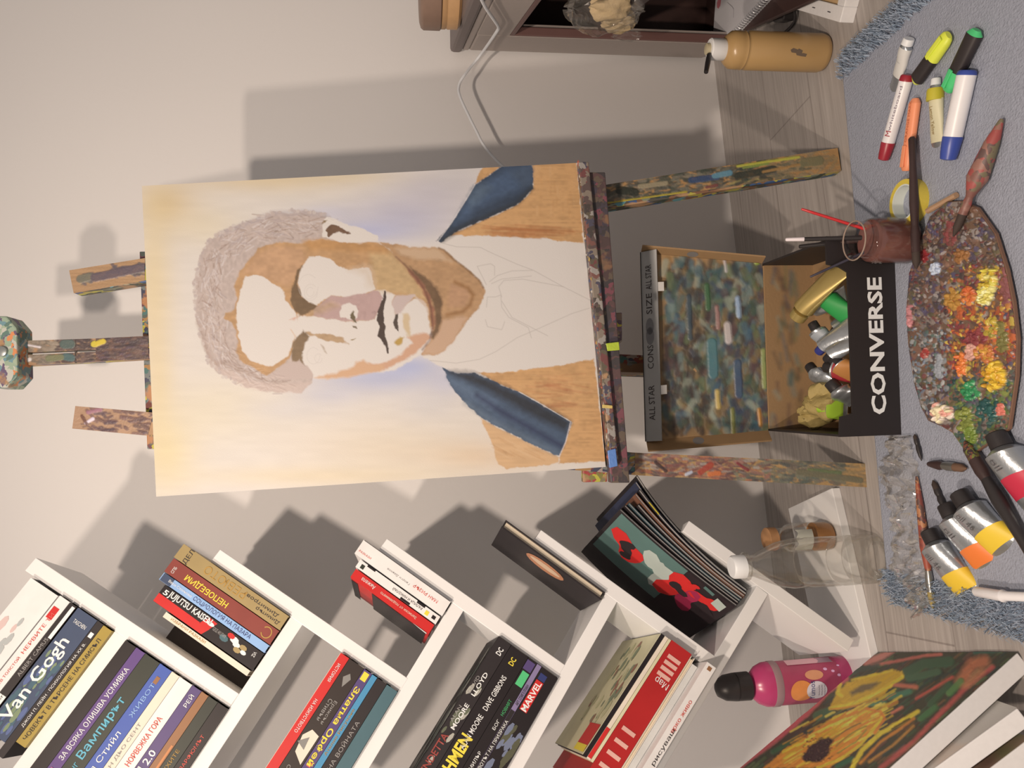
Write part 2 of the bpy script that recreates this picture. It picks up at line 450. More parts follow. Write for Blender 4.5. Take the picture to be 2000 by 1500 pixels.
for k, (a, b, d) in BL.items():
    O, e1, dB = frame(k, 'r')
    dn = np.array([-d[1], d[0]]);  dn = dn if dn[1] < 0 else -dn
    L = 0.33
    quad = [O, O + d * L, O + d * L + dn * TH, O + dn * TH]
    g = G(); g.prism([to3(q, YS + 0.0004) for q in quad], (0, 0.1352, 0)); g.out('slanted_board', M_white, shelf, bevel=0.0007)
g = G(); bx0 = onYs(1650, 952, YS + .002)[0]; g.box((-0.42, -0.2425, 0.0), (0.42 + bx0, 0, 0), (0, 0.135, 0), (0, 0, 0.0125)); g.out('base_board', M_white, shelf, bevel=0.001)

# ------------------------------------------------------------------ books
def bk(name, r, g_, b, rough=0.45): return mat('cover_' + name, C(r, g_, b), rough, var=0.12, scale=35, spec=0.3)
BOOKN = {'n': 0}
def book(label, k, kind, t0, t1, L, cover, s0=0.0, yf=-0.250, D=0.15, phi=0.0, fore=False, pages=None, top=None, texts=(), bands=(), cat='book', group=None, name='book', extra=None):
    O, e1, dB = frame(k, kind)
    ln, st = (e1, dB) if kind in ('r',) else (dB, e1)
    if kind == 'rl': ln, st = dB, e1
    t0, t1, L, s0 = t0 / 1000, t1 / 1000, L / 1000, s0 / 1000
    cph, sph = math.cos(phi), math.sin(phi)
    def P(s, t, d):
        q = O + ln * (s0 + s) + st * (t0 + t * cph + d * sph)
        return np.array([q[0], yf + d * cph - t * sph, q[1]])
    T = t1 - t0
    base = P(L / 2, T / 2, D / 2)
    b = thing(name, label, cat, P(0, T / 2, D / 2), group)
    def bx(g, s_a, s_b, t_a, t_b, d_a, d_b, mi=0):
        g.hexa([P(s_a, t_a, d_a), P(s_b, t_a, d_a), P(s_b, t_b, d_a), P(s_a, t_b, d_a)], [P(s_a, t_a, d_b), P(s_b, t_a, d_b), P(s_b, t_b, d_b), P(s_a, t_b, d_b)], mi)
    c = min(0.0016, T * 0.15)
    g = G()
    bx(g, 0, L, 0, c, 0, D); bx(g, 0, L, T - c, T, 0, D)
    if fore: bx(g, 0, L, c, T - c, D - 0.0015, D)
    else: bx(g, 0, L, c, T - c, 0, 0.0015)
    g.out('cover', cover, b)
    g = G()
    i = 0.0025
    if fore: bx(g, i, L - i, c, T - c, 0.004, D - 0.0015)
    else: bx(g, i, L - i, c, T - c, 0.0015, D - 0.004)
    g.out('pages', pages or M_page, b)
    if top is not None:
        g = G(); bx(g, 0.0005, L - 0.0005, T, T + 0.0004, 0.0005, D - 0.0005); g.out('front_cover', top, b)
    o3 = lambda v: np.array([v[0], 0, v[1]])
    for bd in bands:
        sa, sb, ta, tb, m = bd[:5]
        g = G(); bx(g, sa / 1000, sb / 1000, ta * T, tb * T, -0.0003, 0.0002); g.out(bd[5] if len(bd) > 5 else 'spine_band', m, b)
    sv = np.array([ln[0], 0, ln[1]]); tv = np.array([st[0] * cph, -sph, st[1] * cph])
    for tx in texts:
        s, sc, tc, wd, ht, m, di = tx[:7]
        ux = {'-': -sv, '+': sv, 'a': tv, 'd': -tv}[di]
        nrm = -np.array([st[0] * sph, cph, st[1] * sph])
        uy = np.cross(nrm, ux)
        text(b, s, P(sc / 1000, tc * T, -0.0004), ux, uy, wd / 1000, ht / 1000 if ht else None, m, 'spine_lettering', 0.0001, tx[7] if len(tx) > 7 else 0.0)
    if extra: extra(b, P, T, L, sv, tv)
    return b
ORG2 = None
tW = mat('white_lettering', C(226, 216, 204), 0.6); tY = mat('yellow_lettering', C(226, 196, 60), 0.6); tR = mat('red_lettering', C(206, 84, 70), 0.6)
tO = mat('ochre_lettering', C(170, 128, 60), 0.6); tC = mat('cyan_lettering', C(96, 164, 176), 0.6); tG = mat('grey_lettering', C(150, 140, 130), 0.6)
tP = mat('pink_lettering', C(160, 84, 120), 0.6); tN = mat('navy_lettering', C(70, 76, 110), 0.6); tGr = mat('green_lettering', C(70, 160, 96), 0.6)
red = bk('red', 196, 44, 40); black = bk('black', 36, 29, 29); dkgreen = bk('dark_green', 50, 51, 42); purple = bk('purple', 84, 66, 104)
white = bk('white', 224, 210, 196); cream = bk('cream', 220, 198, 172); blue = bk('royal_blue', 66, 86, 150); teal = bk('teal', 74, 98, 100)
gold = bk('gold', 158, 132, 86); maroon = bk('maroon', 132, 62, 52); ltblue = bk('pale_blue', 140, 166, 196); brown = bk('brown', 142, 96, 62)
dkbrown = bk('dark_brown', 52, 42, 37); skyb = bk('sky_blue', 74, 132, 160); yel = bk('mustard', 160, 132, 60); grn = bk('green_tab', 84, 176, 110)
navy = bk('night_blue', 66, 74, 92); photo = bk('photo_grey', 130, 122, 112); charc = bk('charcoal', 46, 39, 38); violet = bk('violet', 92, 64, 112)
GL0 = 'books on the topmost ledge of the tree bookcase'
# ledge beside the top board
book('mustard yellow book lying lowest on the topmost ledge', 0, 'rl', 0, 12.5, 140, yel, s0=1, D=.14, group=GL0, texts=[('ЧОВЕКЪТ В ТЪРСЕНЕ НА СМИСЪЛ', 74, .5, 120, 5, M_ink, '-')])
book('thin dark psychology book with a round white mark, under the wide painter book', 0, 'rl', 13, 21.5, 160, charc, s0=0.5, D=.14, group=GL0,
     texts=[('ДЖОН П. ЛЕЙН · ПСИХОЛОГИЯ НА ХХ В.', 76, .5, 100, 4.6, tW, '-')], bands=[(13, 19, .25, .8, tW, 'round_mark')])
def gogh(b, P, T, L, sv, tv):
    g = G(); cols = [bk('swirl_a', 70, 92, 100), bk('swirl_b', 120, 130, 96), bk('swirl_c', 86, 96, 130)]
    for i in range(46):
        s, t = rnd.uniform(.05, .148), rnd.uniform(.08, .92) * T; r = rnd.uniform(.003, .009)
        a = [P(s + r * math.cos(q), min(max(t + .35 * r * math.sin(q), .001), T - .001), -.0002 - i * 2e-6) for q in np.linspace(0, 6.28, 9)[:-1]]
        g.add(a, [tuple(range(8))], i % 3)
    g.out('spine_print', cols, b)
book('wide dark blue art book lettered with the painter name in large white letters', 0, 'rl', 22, 50, 147, navy, s0=0.5, D=.15, group=GL0, extra=gogh,
     texts=[('Van Gogh', 82, .56, 98, 19, tW, '-', .012), ('TASCHEN', 13, .5, 17, 4.5, tW, 'd')])
book('slim black paperback with white wedge spine lying on the wide painter book', 0, 'rl', 52, 61, 170, black, s0=0.5, phi=.06, D=.14, group=GL0,
     texts=[('ALBERT CAMUS', 66, .5, 46, 4.2, tG, '-'), ('The Stranger', 132, .5, 40, 4.5, M_ink, '-')], bands=[(2, 42, .05, .5, tW, 'spine_wedge'), (112, 168, .05, .95, tW, 'spine_wedge')])
book('white paperback with a small red square and red title on the topmost ledge', 0, 'rl', 62, 76.5, 175, white, s0=0.5, D=.145, group=GL0,
     texts=[('НЕРВИТЕ ТИ', 44, .5, 50, 4.2, tR, '-'), ('ЛЕВ ТОЛСТОЙ', 92, .5, 36, 4, tR, '-'), ('ЕРИК', 140, .5, 30, 8, tW, '-')], bands=[(12, 26, .3, .85, red, 'red_square'), (118, 174, .05, .98, red, 'red_panel')])
def garden(b, P, T, L, sv, tv):
    g = G(); cols = [bk('leaf_grey', 172, 168, 158), bk('rose_grey', 206, 174, 160), bk('soft_red', 196, 96, 84)]
    for i in range(26):
        s, t = rnd.uniform(.04, .16), rnd.uniform(.2, .9) * T; r = rnd.uniform(.004, .010)
        g.add([P(s + r * math.cos(q), t + .4 * r * math.sin(q), -.0004 - i * 2e-6) for q in np.linspace(0, 6.28, 9)[:-1]], [tuple(range(8))], 2 if i > 23 else i % 2)
    g.out('spine_print', cols, b)
book('tall white book with a faint flower picture, uppermost on the topmost ledge', 0, 'rl', 78, 118, 185, white, s0=2, D=.15, pages=M_pagew, group=GL0, extra=garden)

GL1 = 'books packed on the second ledge'
B1 = dict(k=1, kind='l', s0=1, D=.15, group=GL1)
def b1(label, t0, t1, L, cover, **kw): a = dict(B1); a.update(kw); return book(label, a.pop('k'), a.pop('kind'), t0, t1, L, cover, **a)
b1('black paperback with red lettering, lowest in the packed second ledge', 0, 13.5, 190, black, texts=[('ПАТРИК ЗЮСКИНД · ПАРФЮМЪТ', 90, .45, 110, 5, tR, '-')])
b1('dark olive green book above the black one with red lettering', 14, 26.5, 190, dkgreen, texts=[('ГОСПОДАРЯТ НА МУХИТЕ', 110, .5, 100, 5, tO, '-')])
b1('brown book with orange spine under the purple volume', 27, 36.5, 192, brown, bands=[(60, 190, .1, .35, bk('orange_line', 190, 120, 70), 'spine_line')])
b1('purple volume with white lettering of the second volume', 37, 49.5, 190, purple, texts=[('ТОМ 2.0', 98, .5, 48, 8.5, tW, '-', .015), ('РЕЙ', 15, .5, 14, 6, tW, '-')])
b1('white book with a solid red disc and red title', 50, 67.5, 195, white, texts=[('НОРВЕЖКА ГОРА', 72, .5, 56, 6.5, tR, '-', .008), ('РАМИ', 160, .5, 26, 9, tR, '-', .015)],
   bands=[])
def disc(b, P, T, L, sv, tv):
    g = G(); g.add([P(.118 + .0085 * math.cos(q), T * .5 + .0085 * math.sin(q), -.0004) for q in np.linspace(0, 6.283, 25)[:-1]], [tuple(range(24))]); g.out('red_disc', tR, b)
disc_book = b1('cream paperback with faint brown title above the white book with the disc', 68, 78.5, 192, cream, texts=[('АНТОАН ДЬО СЕНТ', 100, .5, 80, 4.5, tG, '-')])
b1('royal blue novel with pale title on the packed second ledge', 79, 95.5, 195, blue, texts=[('Даниел Стийл', 120, .5, 84, 8, tW, '-'), ('ЖИВОТ', 40, .5, 40, 5, ltblue, '-')], bands=[(12, 20, .35, .65, brown, 'flame_mark')])
b1('dark green vampire novel with turquoise title', 96, 116.5, 195, dkgreen, texts=[('Вампирът', 84, .5, 70, 12, tC, '-', .012), ('Стивън Кинг', 150, .5, 52, 7, tC, '-')])
b1('black and purple novel with a long white title, near the top of the second ledge', 117, 129.5, 195, violet, texts=[('ЗА ВСЯКА ОЛИШВА УСМИВКА', 76, .5, 108, 6, tW, '-', .006), ('СЕСИЛИЯ', 165, .5, 50, 6.5, tP, '-')])
b1('plain black book wedged uppermost in the packed second ledge', 130, 145, 195, black)
for o in list(COL.objects):
    if o.get('label', '').startswith('white book with a solid red disc'):
        O_, e1_, dB_ = frame(1, 'l'); ln, st = dB_, e1_
        g = G(); pts = []
        for q in np.linspace(0, 6.283, 25)[:-1]:
            p = O_ + ln * (.119 + .0088 * math.cos(q)) + st * (.0588 + .0088 * math.sin(q)); pts.append(np.array([p[0], -.2504, p[1]]))
        g.add(pts, [tuple(range(24))]); g.out('red_disc', tR, o)

GL2 = 'books leaning on the third ledge'
B1 = dict(k=2, kind='l', s0=1, D=.15, group=GL2)
b1('thick grey teal book lying lowest on the third ledge', 0, 15, 200, teal)
b1('black book with faint title between the two teal books', 15.5, 28.5, 200, charc, texts=[('ИЗКУСТВОТО НА ВОЙНАТА', 110, .45, 120, 6, tG, '-')])
b1('thin sky blue booklet on the third ledge', 29, 36, 196, skyb, texts=[('Ателие Рисуване', 70, .5, 56, 4, tO, '-')])
b1('purple paperback with a fat yellow title and red dots', 36.5, 47.5, 196, purple, texts=[('Златна Орфей', 68, .55, 96, 8.5, tY, '+', .02)], bands=[(2, 12, .2, .85, tY, 'logo_mark')] + [(112 + 9 * i, 117 + 9 * i, .3, .75, tR, 'red_dot') for i in range(8)])
def ship(b, P, T, L, sv, tv):
    g = G(); cols = [cream, photo]
    g.add([P(.086, .1 * T, -.0003), P(.12, .12 * T, -.0003), P(.112, .75 * T, -.0003), P(.094, .9 * T, -.0003), P(.084, .6 * T, -.0003)], [(0, 1, 2, 3, 4)]); g.out('ship_print', cream, b); g = G()
    g.add([P(.092, .5 * T, -.0005), P(.106, .4 * T, -.0005), P(.102, .95 * T, -.0005)], [(0, 1, 2)]); g.out('sail_print', photo, b); g = G()
    g.add([P(.018, .3 * T, -.0003), P(.03, .5 * T, -.0003), P(.02, .75 * T, -.0003), P(.013, .5 * T, -.0003)], [(0, 1, 2, 3)]); g.out('publisher_mark', photo, b)
b1('wide dark book with a small pale ship picture on its spine', 48, 69, 198, dkbrown, extra=ship, texts=[('Стивън', 60, .62, 26, 5, tG, '+'), ('Ериксън', 60, .36, 28, 5, tG, '+'), ('Среднощни', 146, .62, 40, 5, tG, '+'), ('приливи', 150, .3, 30, 5, tR, '+')])
def cov(b, P, T, L, sv, tv):
    g = G(); g.add([P(.03, T + .0007, .03), P(.075, T + .0007, .02), P(.085, T + .0007, .06), P(.04, T + .0007, .09)], [(0, 1, 2, 3)]); g.out('cover_print', photo, b)
b1('bright red hardback with a cream front, uppermost on the third ledge', 69.5, 81.5, 147, red, s0=-1 + 2, top=cream, extra=cov, texts=[('ИСТОРИЯ', 22, .5, 22, 4, tW, '+'), ('НА ИЗКУСТВОТО', 76, .5, 40, 4, tW, '+')])

GL3 = 'comic books on the fourth ledge'
B1 = dict(k=3, kind='l', s0=1, D=.168, group=GL3)
def clouds(sa, sb, ca, cb, n):
    def f(b, P, T, L, sv, tv):
        g = G()
        for i in range(n):
            s, t = rnd.uniform(sa, sb), rnd.uniform(.1, .9) * T; r = rnd.uniform(.004, .012)
            g.add([P(s + r * math.cos(q), min(max(t + .4 * r * math.sin(q + .4), 0.0008), T - .0008), -.0003 - i * 3e-6) for q in np.linspace(0, 6.28, 8)[:-1]], [tuple(range(7))], i % 2)
        g.out('spine_print', [ca, cb], b)
    return f
b1('black comic with a red and white publisher badge, lowest on the fourth ledge', 0, 23.5, 215, black, extra=clouds(.07, .2, bk('comic_grey', 110, 112, 126), bk('comic_olive', 84, 80, 60), 46),
   bands=[(6, 14, .5, .9, bk('deep_blue', 52, 56, 96), 'blue_patch'), (15, 54, .5, .92, red, 'badge')], texts=[('MARVEL', 35, .71, 37, 7.6, tW, '-', .02)])
b1('thin lilac comic next to the badge comic', 24, 30, 215, bk('lilac', 130, 112, 138), texts=[('АРТ СПИГЕЛМАН', 40, .5, 26, 4, M_ink, '-'), ('ЖИВОТЪТ НА ПРИЗРАКА', 108, .5, 70, 4, tW, '-')], bands=[(60, 160, .05, .98, charc, 'dark_strip')])
b1('slim black comic with green and white dashes and a green tab', 30.5, 43, 215, black, texts=[('НОВИЯТ', 62, .4, 20, 4, tGr, '-'), ('БОГ', 84, .4, 12, 4, tW, '-'), ('ФРАНК МИЛЪР', 140, .4, 44, 4.4, tW, '-'), ('БАТМАН', 176, .4, 26, 4.4, tGr, '-')],
   bands=[(2, 14, .1, .98, purple, 'purple_cap'), (16, 34, .1, .85, grn, 'green_tab')])
b1('black graphic novel with a fat yellow title', 43.5, 68.5, 215, black, texts=[('WATCHMEN', 158, .55, 92, 15, tY, '-', .03), ('ALAN MOORE', 106, .5, 42, 6.5, tW, '-', .006), ('DAVE GIBBONS', 56, .5, 44, 6.5, tW, '-', .006), ('DC', 15, .55, 9, 7, tY, '-', .02)])
def vend(b, P, T, L, sv, tv):
    clouds(.06, .19, bk('mask_pale', 168, 158, 140), bk('mask_moss', 96, 96, 74), 10)(b, P, T, L, sv, tv)
    g = G()
    for i in range(34):
        s, d = rnd.uniform(.02, .2), rnd.uniform(.02, .14); r = rnd.uniform(.008, .022)
        g.add([P(s + r * math.cos(q), T + .0008 + i * 2e-6, d + .6 * r * math.sin(q)) for q in np.linspace(0, 6.28, 9)[:-1]], [tuple(range(8))], i % 3)
    g.out('cover_print', [bk('v_pale', 150, 142, 126), bk('v_dark', 64, 56, 50), bk('v_moss', 92, 96, 84)], b)
b1('dark graphic novel with a dull red title, uppermost on the fourth ledge', 69, 87, 215, charc, top=black, extra=vend,
   texts=[('V FOR VENDETTA', 168, .6, 88, 8.5, mat('dull_red_lettering', C(140, 56, 48), .6), '-', .02), ('ALAN', 100, .75, 20, 4, tG, '-'), ('MOORE', 100, .42, 32, 5.5, tW, '-', .015), ('DAVID', 62, .75, 22, 4, tG, '-'), ('LLOYD', 58, .42, 30, 5.5, tW, '-', .015), ('DC', 14, .42, 8.5, 7, tW, '-', .02)])

GL4 = 'books on the lowest ledge'
B1 = dict(k=4, kind='l', s0=1, D=.19, group=GL4, yf=-.256)
b1('flat white drawing manual sticking out lowest of the lowest ledge', 0.5, 13, 195, white, yf=-.278, D=.215, s0=2, texts=[('Да рисуваш', 122, .36, 66, 6, M_ink, '-'), ('ярко живо', 72, .36, 44, 5, tR, '-')],
   bands=[(3, 8, .3, .7, brown, 'publisher_mark')])
b1('grey white sketch album lying on the drawing manual', 13.5, 21, 190, bk('grey_white', 196, 186, 172), s0=10, pages=M_pagew)
b1('cream paperback seen by its page edges under the thick red book', 21.5, 27, 190, cream, s0=3, fore=True)
redart = bk('art_red', 168, 36, 34)
def redx(b, P, T, L, sv, tv):
    g = G()
    for i in range(8):
        g = G(); s = .016 + (i % 4) * .008 if i < 4 else .118 + (i - 4) * .016
        g.box(P(s, .2 * T, -.0002), P(s + .005, .2 * T, -.0002) - P(s, .2 * T, -.0002), P(s, .8 * T, -.0002) - P(s, .2 * T, -.0002), (0, -.0003, 0)); g.out('spine_figure', bk('figure_pink', 214, 160, 140), b)
b1('thick red art book with a white map title', 27.5, 57, 200, redart, extra=redx, texts=[('Мар', 50, .42, 18, 10, tW, 'a')])
magc = bk('mag_cream', 206, 190, 150)
b1('thin pale magazine on top of the thick red book', 57.5, 61, 172, magc, s0=2, pages=M_pagew)
b1('thin magazine with a red band, second above the thick red book', 61.5, 66.5, 172, cream, s0=2, bands=[(130, 170, 0.02, .98, red, 'red_band')], pages=M_pagew)
def magx(b, P, T, L, sv, tv):
    g = G(); cs = [bk('mag_a', 190, 178, 136), bk('mag_b', 150, 104, 84), bk('mag_c', 130, 132, 104), red, tY]
    for i in range(44):
        s, d = rnd.uniform(.012, .13), rnd.uniform(.01, .13); r = rnd.uniform(.005, .014)
        g.add([P(s + r * math.cos(q), T + .0008 + i * 2e-6, d + .6 * r * math.sin(q)) for q in np.linspace(0, 6.28, 8)[:-1]], [tuple(range(7))], rnd.choice([0, 0, 1, 2]))
    g.add([P(.132, T + .001, .003), P(.165, T + .001, .003), P(.165, T + .001, .06), P(.132, T + .001, .06)], [(0, 1, 2, 3)], 3)
    g.add([P(.160, T + .0012, .003), P(.169, T + .0012, .003), P(.169, T + .0012, .06), P(.160, T + .0012, .06)], [(0, 1, 2, 3)], 4)
    g.out('cover_print', cs, b)
b1('illustrated garden magazine with a red corner, uppermost on the lowest ledge', 67, 72, 172, black, s0=2, top=magc, extra=magx, pages=M_pagew)

GR1 = 'leaning books in the second nook'
B1 = dict(k=1, kind='r', s0=1, D=.14, group=GR1)
b1('thick gold brown book with dark lettering, leaning on the slanted board', 0.5, 19, 158, gold, texts=[('РЕВЮТО', 88, .5, 60, 10, tO, '+'), ('Димитър', 22, .68, 34, 5, M_ink, '+'), ('Димитров', 34, .36, 46, 5, M_ink, '+'), ('ДЕЛ', 143, .5, 18, 7, M_ink, 'd')])
b1('maroon book with a yellow title and a golden ring', 20, 38, 157, maroon, texts=[('НЕПОБЕДИМ', 100, .5, 62, 8.5, tY, '+', .015), ('СПБ', 148, .6, 8, 4, tW, 'd')])
for o in list(COL.objects):
    if o.get('label', '').startswith('maroon book with a yellow'):
        O_, e1_, dB_ = frame(1, 'r'); g = G(); pin, pout = [], []
        for q in np.linspace(0, 5.2, 25) + .5:
            for rr, lst in ((.0055, pin), (.0068, pout)):
                p = O_ + e1_ * (.0125 + rr * math.cos(q)) + dB_ * (.029 + rr * math.sin(q)); lst.append(np.array([p[0], -.2504, p[1]]))
        g.add(pin + pout, [(i, i + 1, 26 + i, 25 + i) for i in range(24)]); g.out('golden_ring', tO, o)
b1('thin pale blue sociology book', 39, 48.5, 156, ltblue, texts=[('СОЦИОЛОГИЯ НА ПАЗАРА', 66, .5, 84, 6, tN, '-', .004), ('Вера Стоянова', 128, .5, 34, 4, tW, '-')], bands=[(140, 155, .02, .98, navy, 'dark_end')])
def juj(b, P, T, L, sv, tv):
    def pc(pts, nm, m):
        g = G(); g.add(pts, [tuple(range(len(pts)))]); g.out(nm, m, b)
    pc([P(.07, .55 * T, -.0002), P(.146, .5 * T, -.0002), P(.146, .99 * T, -.0002), P(.075, .99 * T, -.0002)], 'red_panel', red)
    pc([P(.066, .1 * T, -.0002), P(.078, .06 * T, -.0002), P(.085, .6 * T, -.0002), P(.072, .7 * T, -.0003)], 'red_slash', red)
    for i, (s, t, r, m) in enumerate([(.038, .28, .006, tW), (.033, .42, .005, tW), (.044, .2, .005, red), (.024, .35, .005, gold), (.05, .5, .006, teal), (.021, .55, .004, tW), (.029, .62, .005, gold)]):
        pc([P(s + r * math.cos(q), t * T + r * .6 * math.sin(q), -.0004 - i * 1e-5) for q in np.linspace(0, 6.28, 9)[:-1]], 'figure_patch', m)
    pc([P(.073 + .0055 * math.cos(q), .3 * T + .0022 * math.sin(q), -.0005) for q in np.linspace(0, 6.28, 13)[:-1]], 'volume_oval', tW)
b1('black and red manga volume with tall white letters', 49.5, 71, 146, black, extra=juj, texts=[('JUJUTSU KAISEN', 104, .27, 62, 9.5, tW, '-', .02), ('5', 139, .3, 6, 6, tW, '-', .02), ('GEGE AKUTAMI', 58, .4, 18, 4, tG, '-'), ('VIZ', 9, .3, 6, 4, tW, 'a')])
b1('very thin tan booklet beside the manga volume', 72.5, 79, 123, cream, s0=3, texts=[('ИЗБРАНИ РАЗКАЗИ', 88, .45, 50, 3, tO, '-')])
b1('dark brown book pushed back behind the tan booklet', 80, 104, 122, dkbrown, s0=3, yf=-.19, D=.14, pages=bk('brown_pages', 120, 100, 82))

GR2 = 'leaning books in the third nook'
B1 = dict(k=2, kind='r', s0=1.5, D=.14, group=GR2)
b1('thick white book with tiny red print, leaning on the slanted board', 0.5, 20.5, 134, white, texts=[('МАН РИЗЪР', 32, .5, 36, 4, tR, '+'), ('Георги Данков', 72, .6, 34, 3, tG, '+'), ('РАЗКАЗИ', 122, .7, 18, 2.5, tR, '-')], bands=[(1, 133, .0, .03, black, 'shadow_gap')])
b1('slim white book with black patches and a yellow dot', 22.5, 33, 122, white, s0=3, texts=[('РАЛИЦА И НИКОЛАЙ', 46, .5, 44, 4.5, M_ink, '+')],
   bands=[(4, 9, .3, .7, black, 'black_patch'), (14, 19, .3, .8, tY, 'yellow_dot'), (22, 34, .0, .25, black, 'black_patch'), (40, 54, .75, 1, black, 'black_patch'), (98, 110, .0, .2, black, 'black_patch'), (112, 117, .3, .8, dkgreen, 'leaf_mark')])
def redcov(b, P, T, L, sv, tv):
    g = G(); T2 = T + .0009
    g.add([P(.004, T2, .012), P(.086, T2, .004), P(.086, T2, .139), P(.004, T2, .139)], [(0, 1, 2, 3)], 0)
    g.add([P(.108, T2, .012), P(.118, T2, .012), P(.118, T2, .139), P(.108, T2, .139)], [(0, 1, 2, 3)], 0)
    g.add([P(.003, T2 + .0002, .001), P(.024, T2 + .0002, .001), P(.014, T2 + .0002, .008), P(.003, T2 + .0002, .012)], [(0, 1, 2, 3)], 1)
    g.out('cover_print', [charc, tW], b)
b1('red and black paperback turned to show its dark front', 34.5, 46, 119, red, s0=4, phi=.06, D=.12, top=red, extra=redcov, texts=[('Анжела', 96, .5, 20, 5, tW, '+'), ('Записки от подземието', 50, .5, 54, 4, cream, '+')])
def feather(b, P, T, L, sv, tv):
    g = G(); T2 = T + .0009
    g.add([P(.080 + .030 * math.cos(q), T2, .032 + .022 * math.sin(q)) for q in np.linspace(0, 6.28, 17)[:-1]], [tuple(range(16))], 0)
    g.add([P(.080 + .024 * math.cos(q), T2 + .0002, .030 + .010 * math.sin(q)) for q in np.linspace(0, 6.28, 17)[:-1]], [tuple(range(16))], 1)
    g.out('cover_print', [bk('feather_orange', 186, 124, 88), bk('feather_pale', 214, 176, 140)], b)
    nrm = np.cross(sv, np.array([0, 1, 0]))
b0 = book('black hardback alone in the fourth nook with a pale oval picture on its front', 3, 'r', 0.5, 11.5, 156, charc, s0=2, yf=-.25, D=.12, phi=.03, fore=True, top=charc, extra=feather)

# magazines fanned in the lowest nook
GR4 = 'magazines slumped in the fifth nook'
def magazine(label, t0, T, L, bend, m, s0, yf, D, phi, tmat=None, extra=None):
    O, e1, dB = frame(4, 'r')
    cph, sph = math.cos(phi), math.sin(phi)
    def P(s, t, d):
        q = O + e1 * (s0 + s) + dB * (t0 - bend * (s / L) ** 2.2 + t * cph + d * sph)
        return np.array([q[0], yf + d * cph - t * sph, q[1]])
    b = thing('magazine', label, 'magazine', P(0, T / 2, D / 2), GR4)
    N = 12
    g = G()
    for ta, tb, mi in ((0, .0006, 0), (T - .0006, T, 0)):
        rings = [[P(L * i / N, ta, 0), P(L * i / N, ta, D), P(L * i / N, tb, D), P(L * i / N, tb, 0)] for i in range(N + 1)]
        g.loft(rings, mi)
    g.out('cover', m, b)
    g = G(); g.loft([[P(.001 + (L - .002) * i / N, .0006, .001), P(.001 + (L - .002) * i / N, .0006, D - .001), P(.001 + (L - .002) * i / N, T - .0006, D - .001), P(.001 + (L - .002) * i / N, T - .0006, .001)] for i in range(N + 1)])
    g.out('pages', tmat or M_pagew, b)
    if extra: extra(b, P, T, L)
    return b
mc = [black, bk('mag_night', 48, 50, 66), black, bk('mag_rust', 110, 72, 54), charc, bk('mag_teal', 60, 78, 80), black, charc]
ml = ['black magazine resting on the slanted board, innermost of the slumped pile', 'night blue magazine second in the slumped pile', 'black magazine with yellow flash, third in the slumped pile', 'rust coloured magazine fourth in the slumped pile',
      'charcoal magazine fifth in the slumped pile', 'dull teal magazine sixth in the slumped pile', 'black magazine just under the pictured front one']
def flash(b, P, T, L):
    g = G(); g.add([P(.15, .001, -.0003), P(.17, .001, -.0003), P(.17, .0028, -.0003), P(.15, .0028, -.0003)], [(0, 1, 2, 3)]); g.out('yellow_flash', tY, b)
tt = 0.007
for i in range(7):
    T = [.0045, .004, .0042, .0038, .004, .0036, .0036][i]
    magazine(ml[i], tt, T, [.205, .2, .19, .19, .178, .188, .19][i], [.040, .036, .030, .026, .02, .018, .016][i], mc[i], .004 + .001 * i, [-.23, -.232, -.244, -.246, -.246, -.247, -.249][i], .16, .22 + .012 * i, extra=flash if i == 2 else None)
    tt += T + .0006
def ccover(b, P, T, L):
    g = G(); T2 = T + .0005; cs = [bk('cv_teal', 86, 108, 98), red, charc, bk('cv_pale', 170, 172, 156), bk('cv_magenta', 150, 40, 66), bk('cv_dark', 46, 36, 36)]
    N = 14
    def patch(pts, mi, lift=0):
        g.add([P(s, T2 + lift, d) for s, d in pts], [tuple(range(len(pts)))], mi)
    def ell(s, d, rs, rd, mi, lift, a=0, n=16):
        ks = [1 + .35 * math.sin(2 * q + s * 900) + .22 * math.sin(3 * q + d * 700) for q in np.linspace(0, 6.28, n + 1)[:-1]]
        patch([(s + k_ * (rs * math.cos(q) * math.cos(a) - rd * math.sin(q) * math.sin(a)), d + k_ * (rs * math.cos(q) * math.sin(a) + rd * math.sin(q) * math.cos(a))) for k_, q in zip(ks, np.linspace(0, 6.28, n + 1)[:-1])], mi, lift)
    for j in range(8):
        s_a, s_b = .075 + j * .014, .075 + (j + 1) * .014
        patch([(s_a, .002), (s_b, .002), (s_b, .10), (s_a, .10)], 0)
    for j in range(5):
        s_a, s_b = .002 + j * .0146, .002 + (j + 1) * .0146
        patch([(s_a, .002), (s_b, .002), (s_b, .13), (s_a, .13)], 5)
    ell(.150, .050, .024, .022, 1, .0004, .15); ell(.152, .048, .014, .009, 2, .0008, .3); ell(.145, .062, .010, .008, 2, .0008)
    ell(.108, .035, .02, .018, 3, .0004, .5); ell(.095, .05, .016, .022, 3, .0003)
    ell(.07, .045, .026, .024, 1, .0005, .6); ell(.066, .045, .012, .009, 5, .0008, .2); ell(.047, .055, .016, .02, 4, .0006); ell(.055, .02, .008, .005, 1, .0009)
    ell(.03, .03, .018, .014, 1, .0006, .3); ell(.018, .05, .012, .012, 5, .0008)
    patch([(.008, .012), (.024, .008), (.024, .026), (.008, .03)], 3, .001)
    patch([(.03, .005), (.046, .003), (.046, .009), (.03, .011)], 0, .001)
    g.out('cover_print', cs, b)
magazine('front comic magazine of the slumped pile with red and teal blotches', tt + .0005, .0035, .192, .012, charc, .010, -.25, .13, .33, extra=ccover)

for o in [o for o in COL.objects if o not in BEFORE and o.parent is None]:
    l = SROT @ (np.array(o.location) - SHP) + SHP; o.location = tuple(l); o.rotation_euler = (0, 0, SHA)

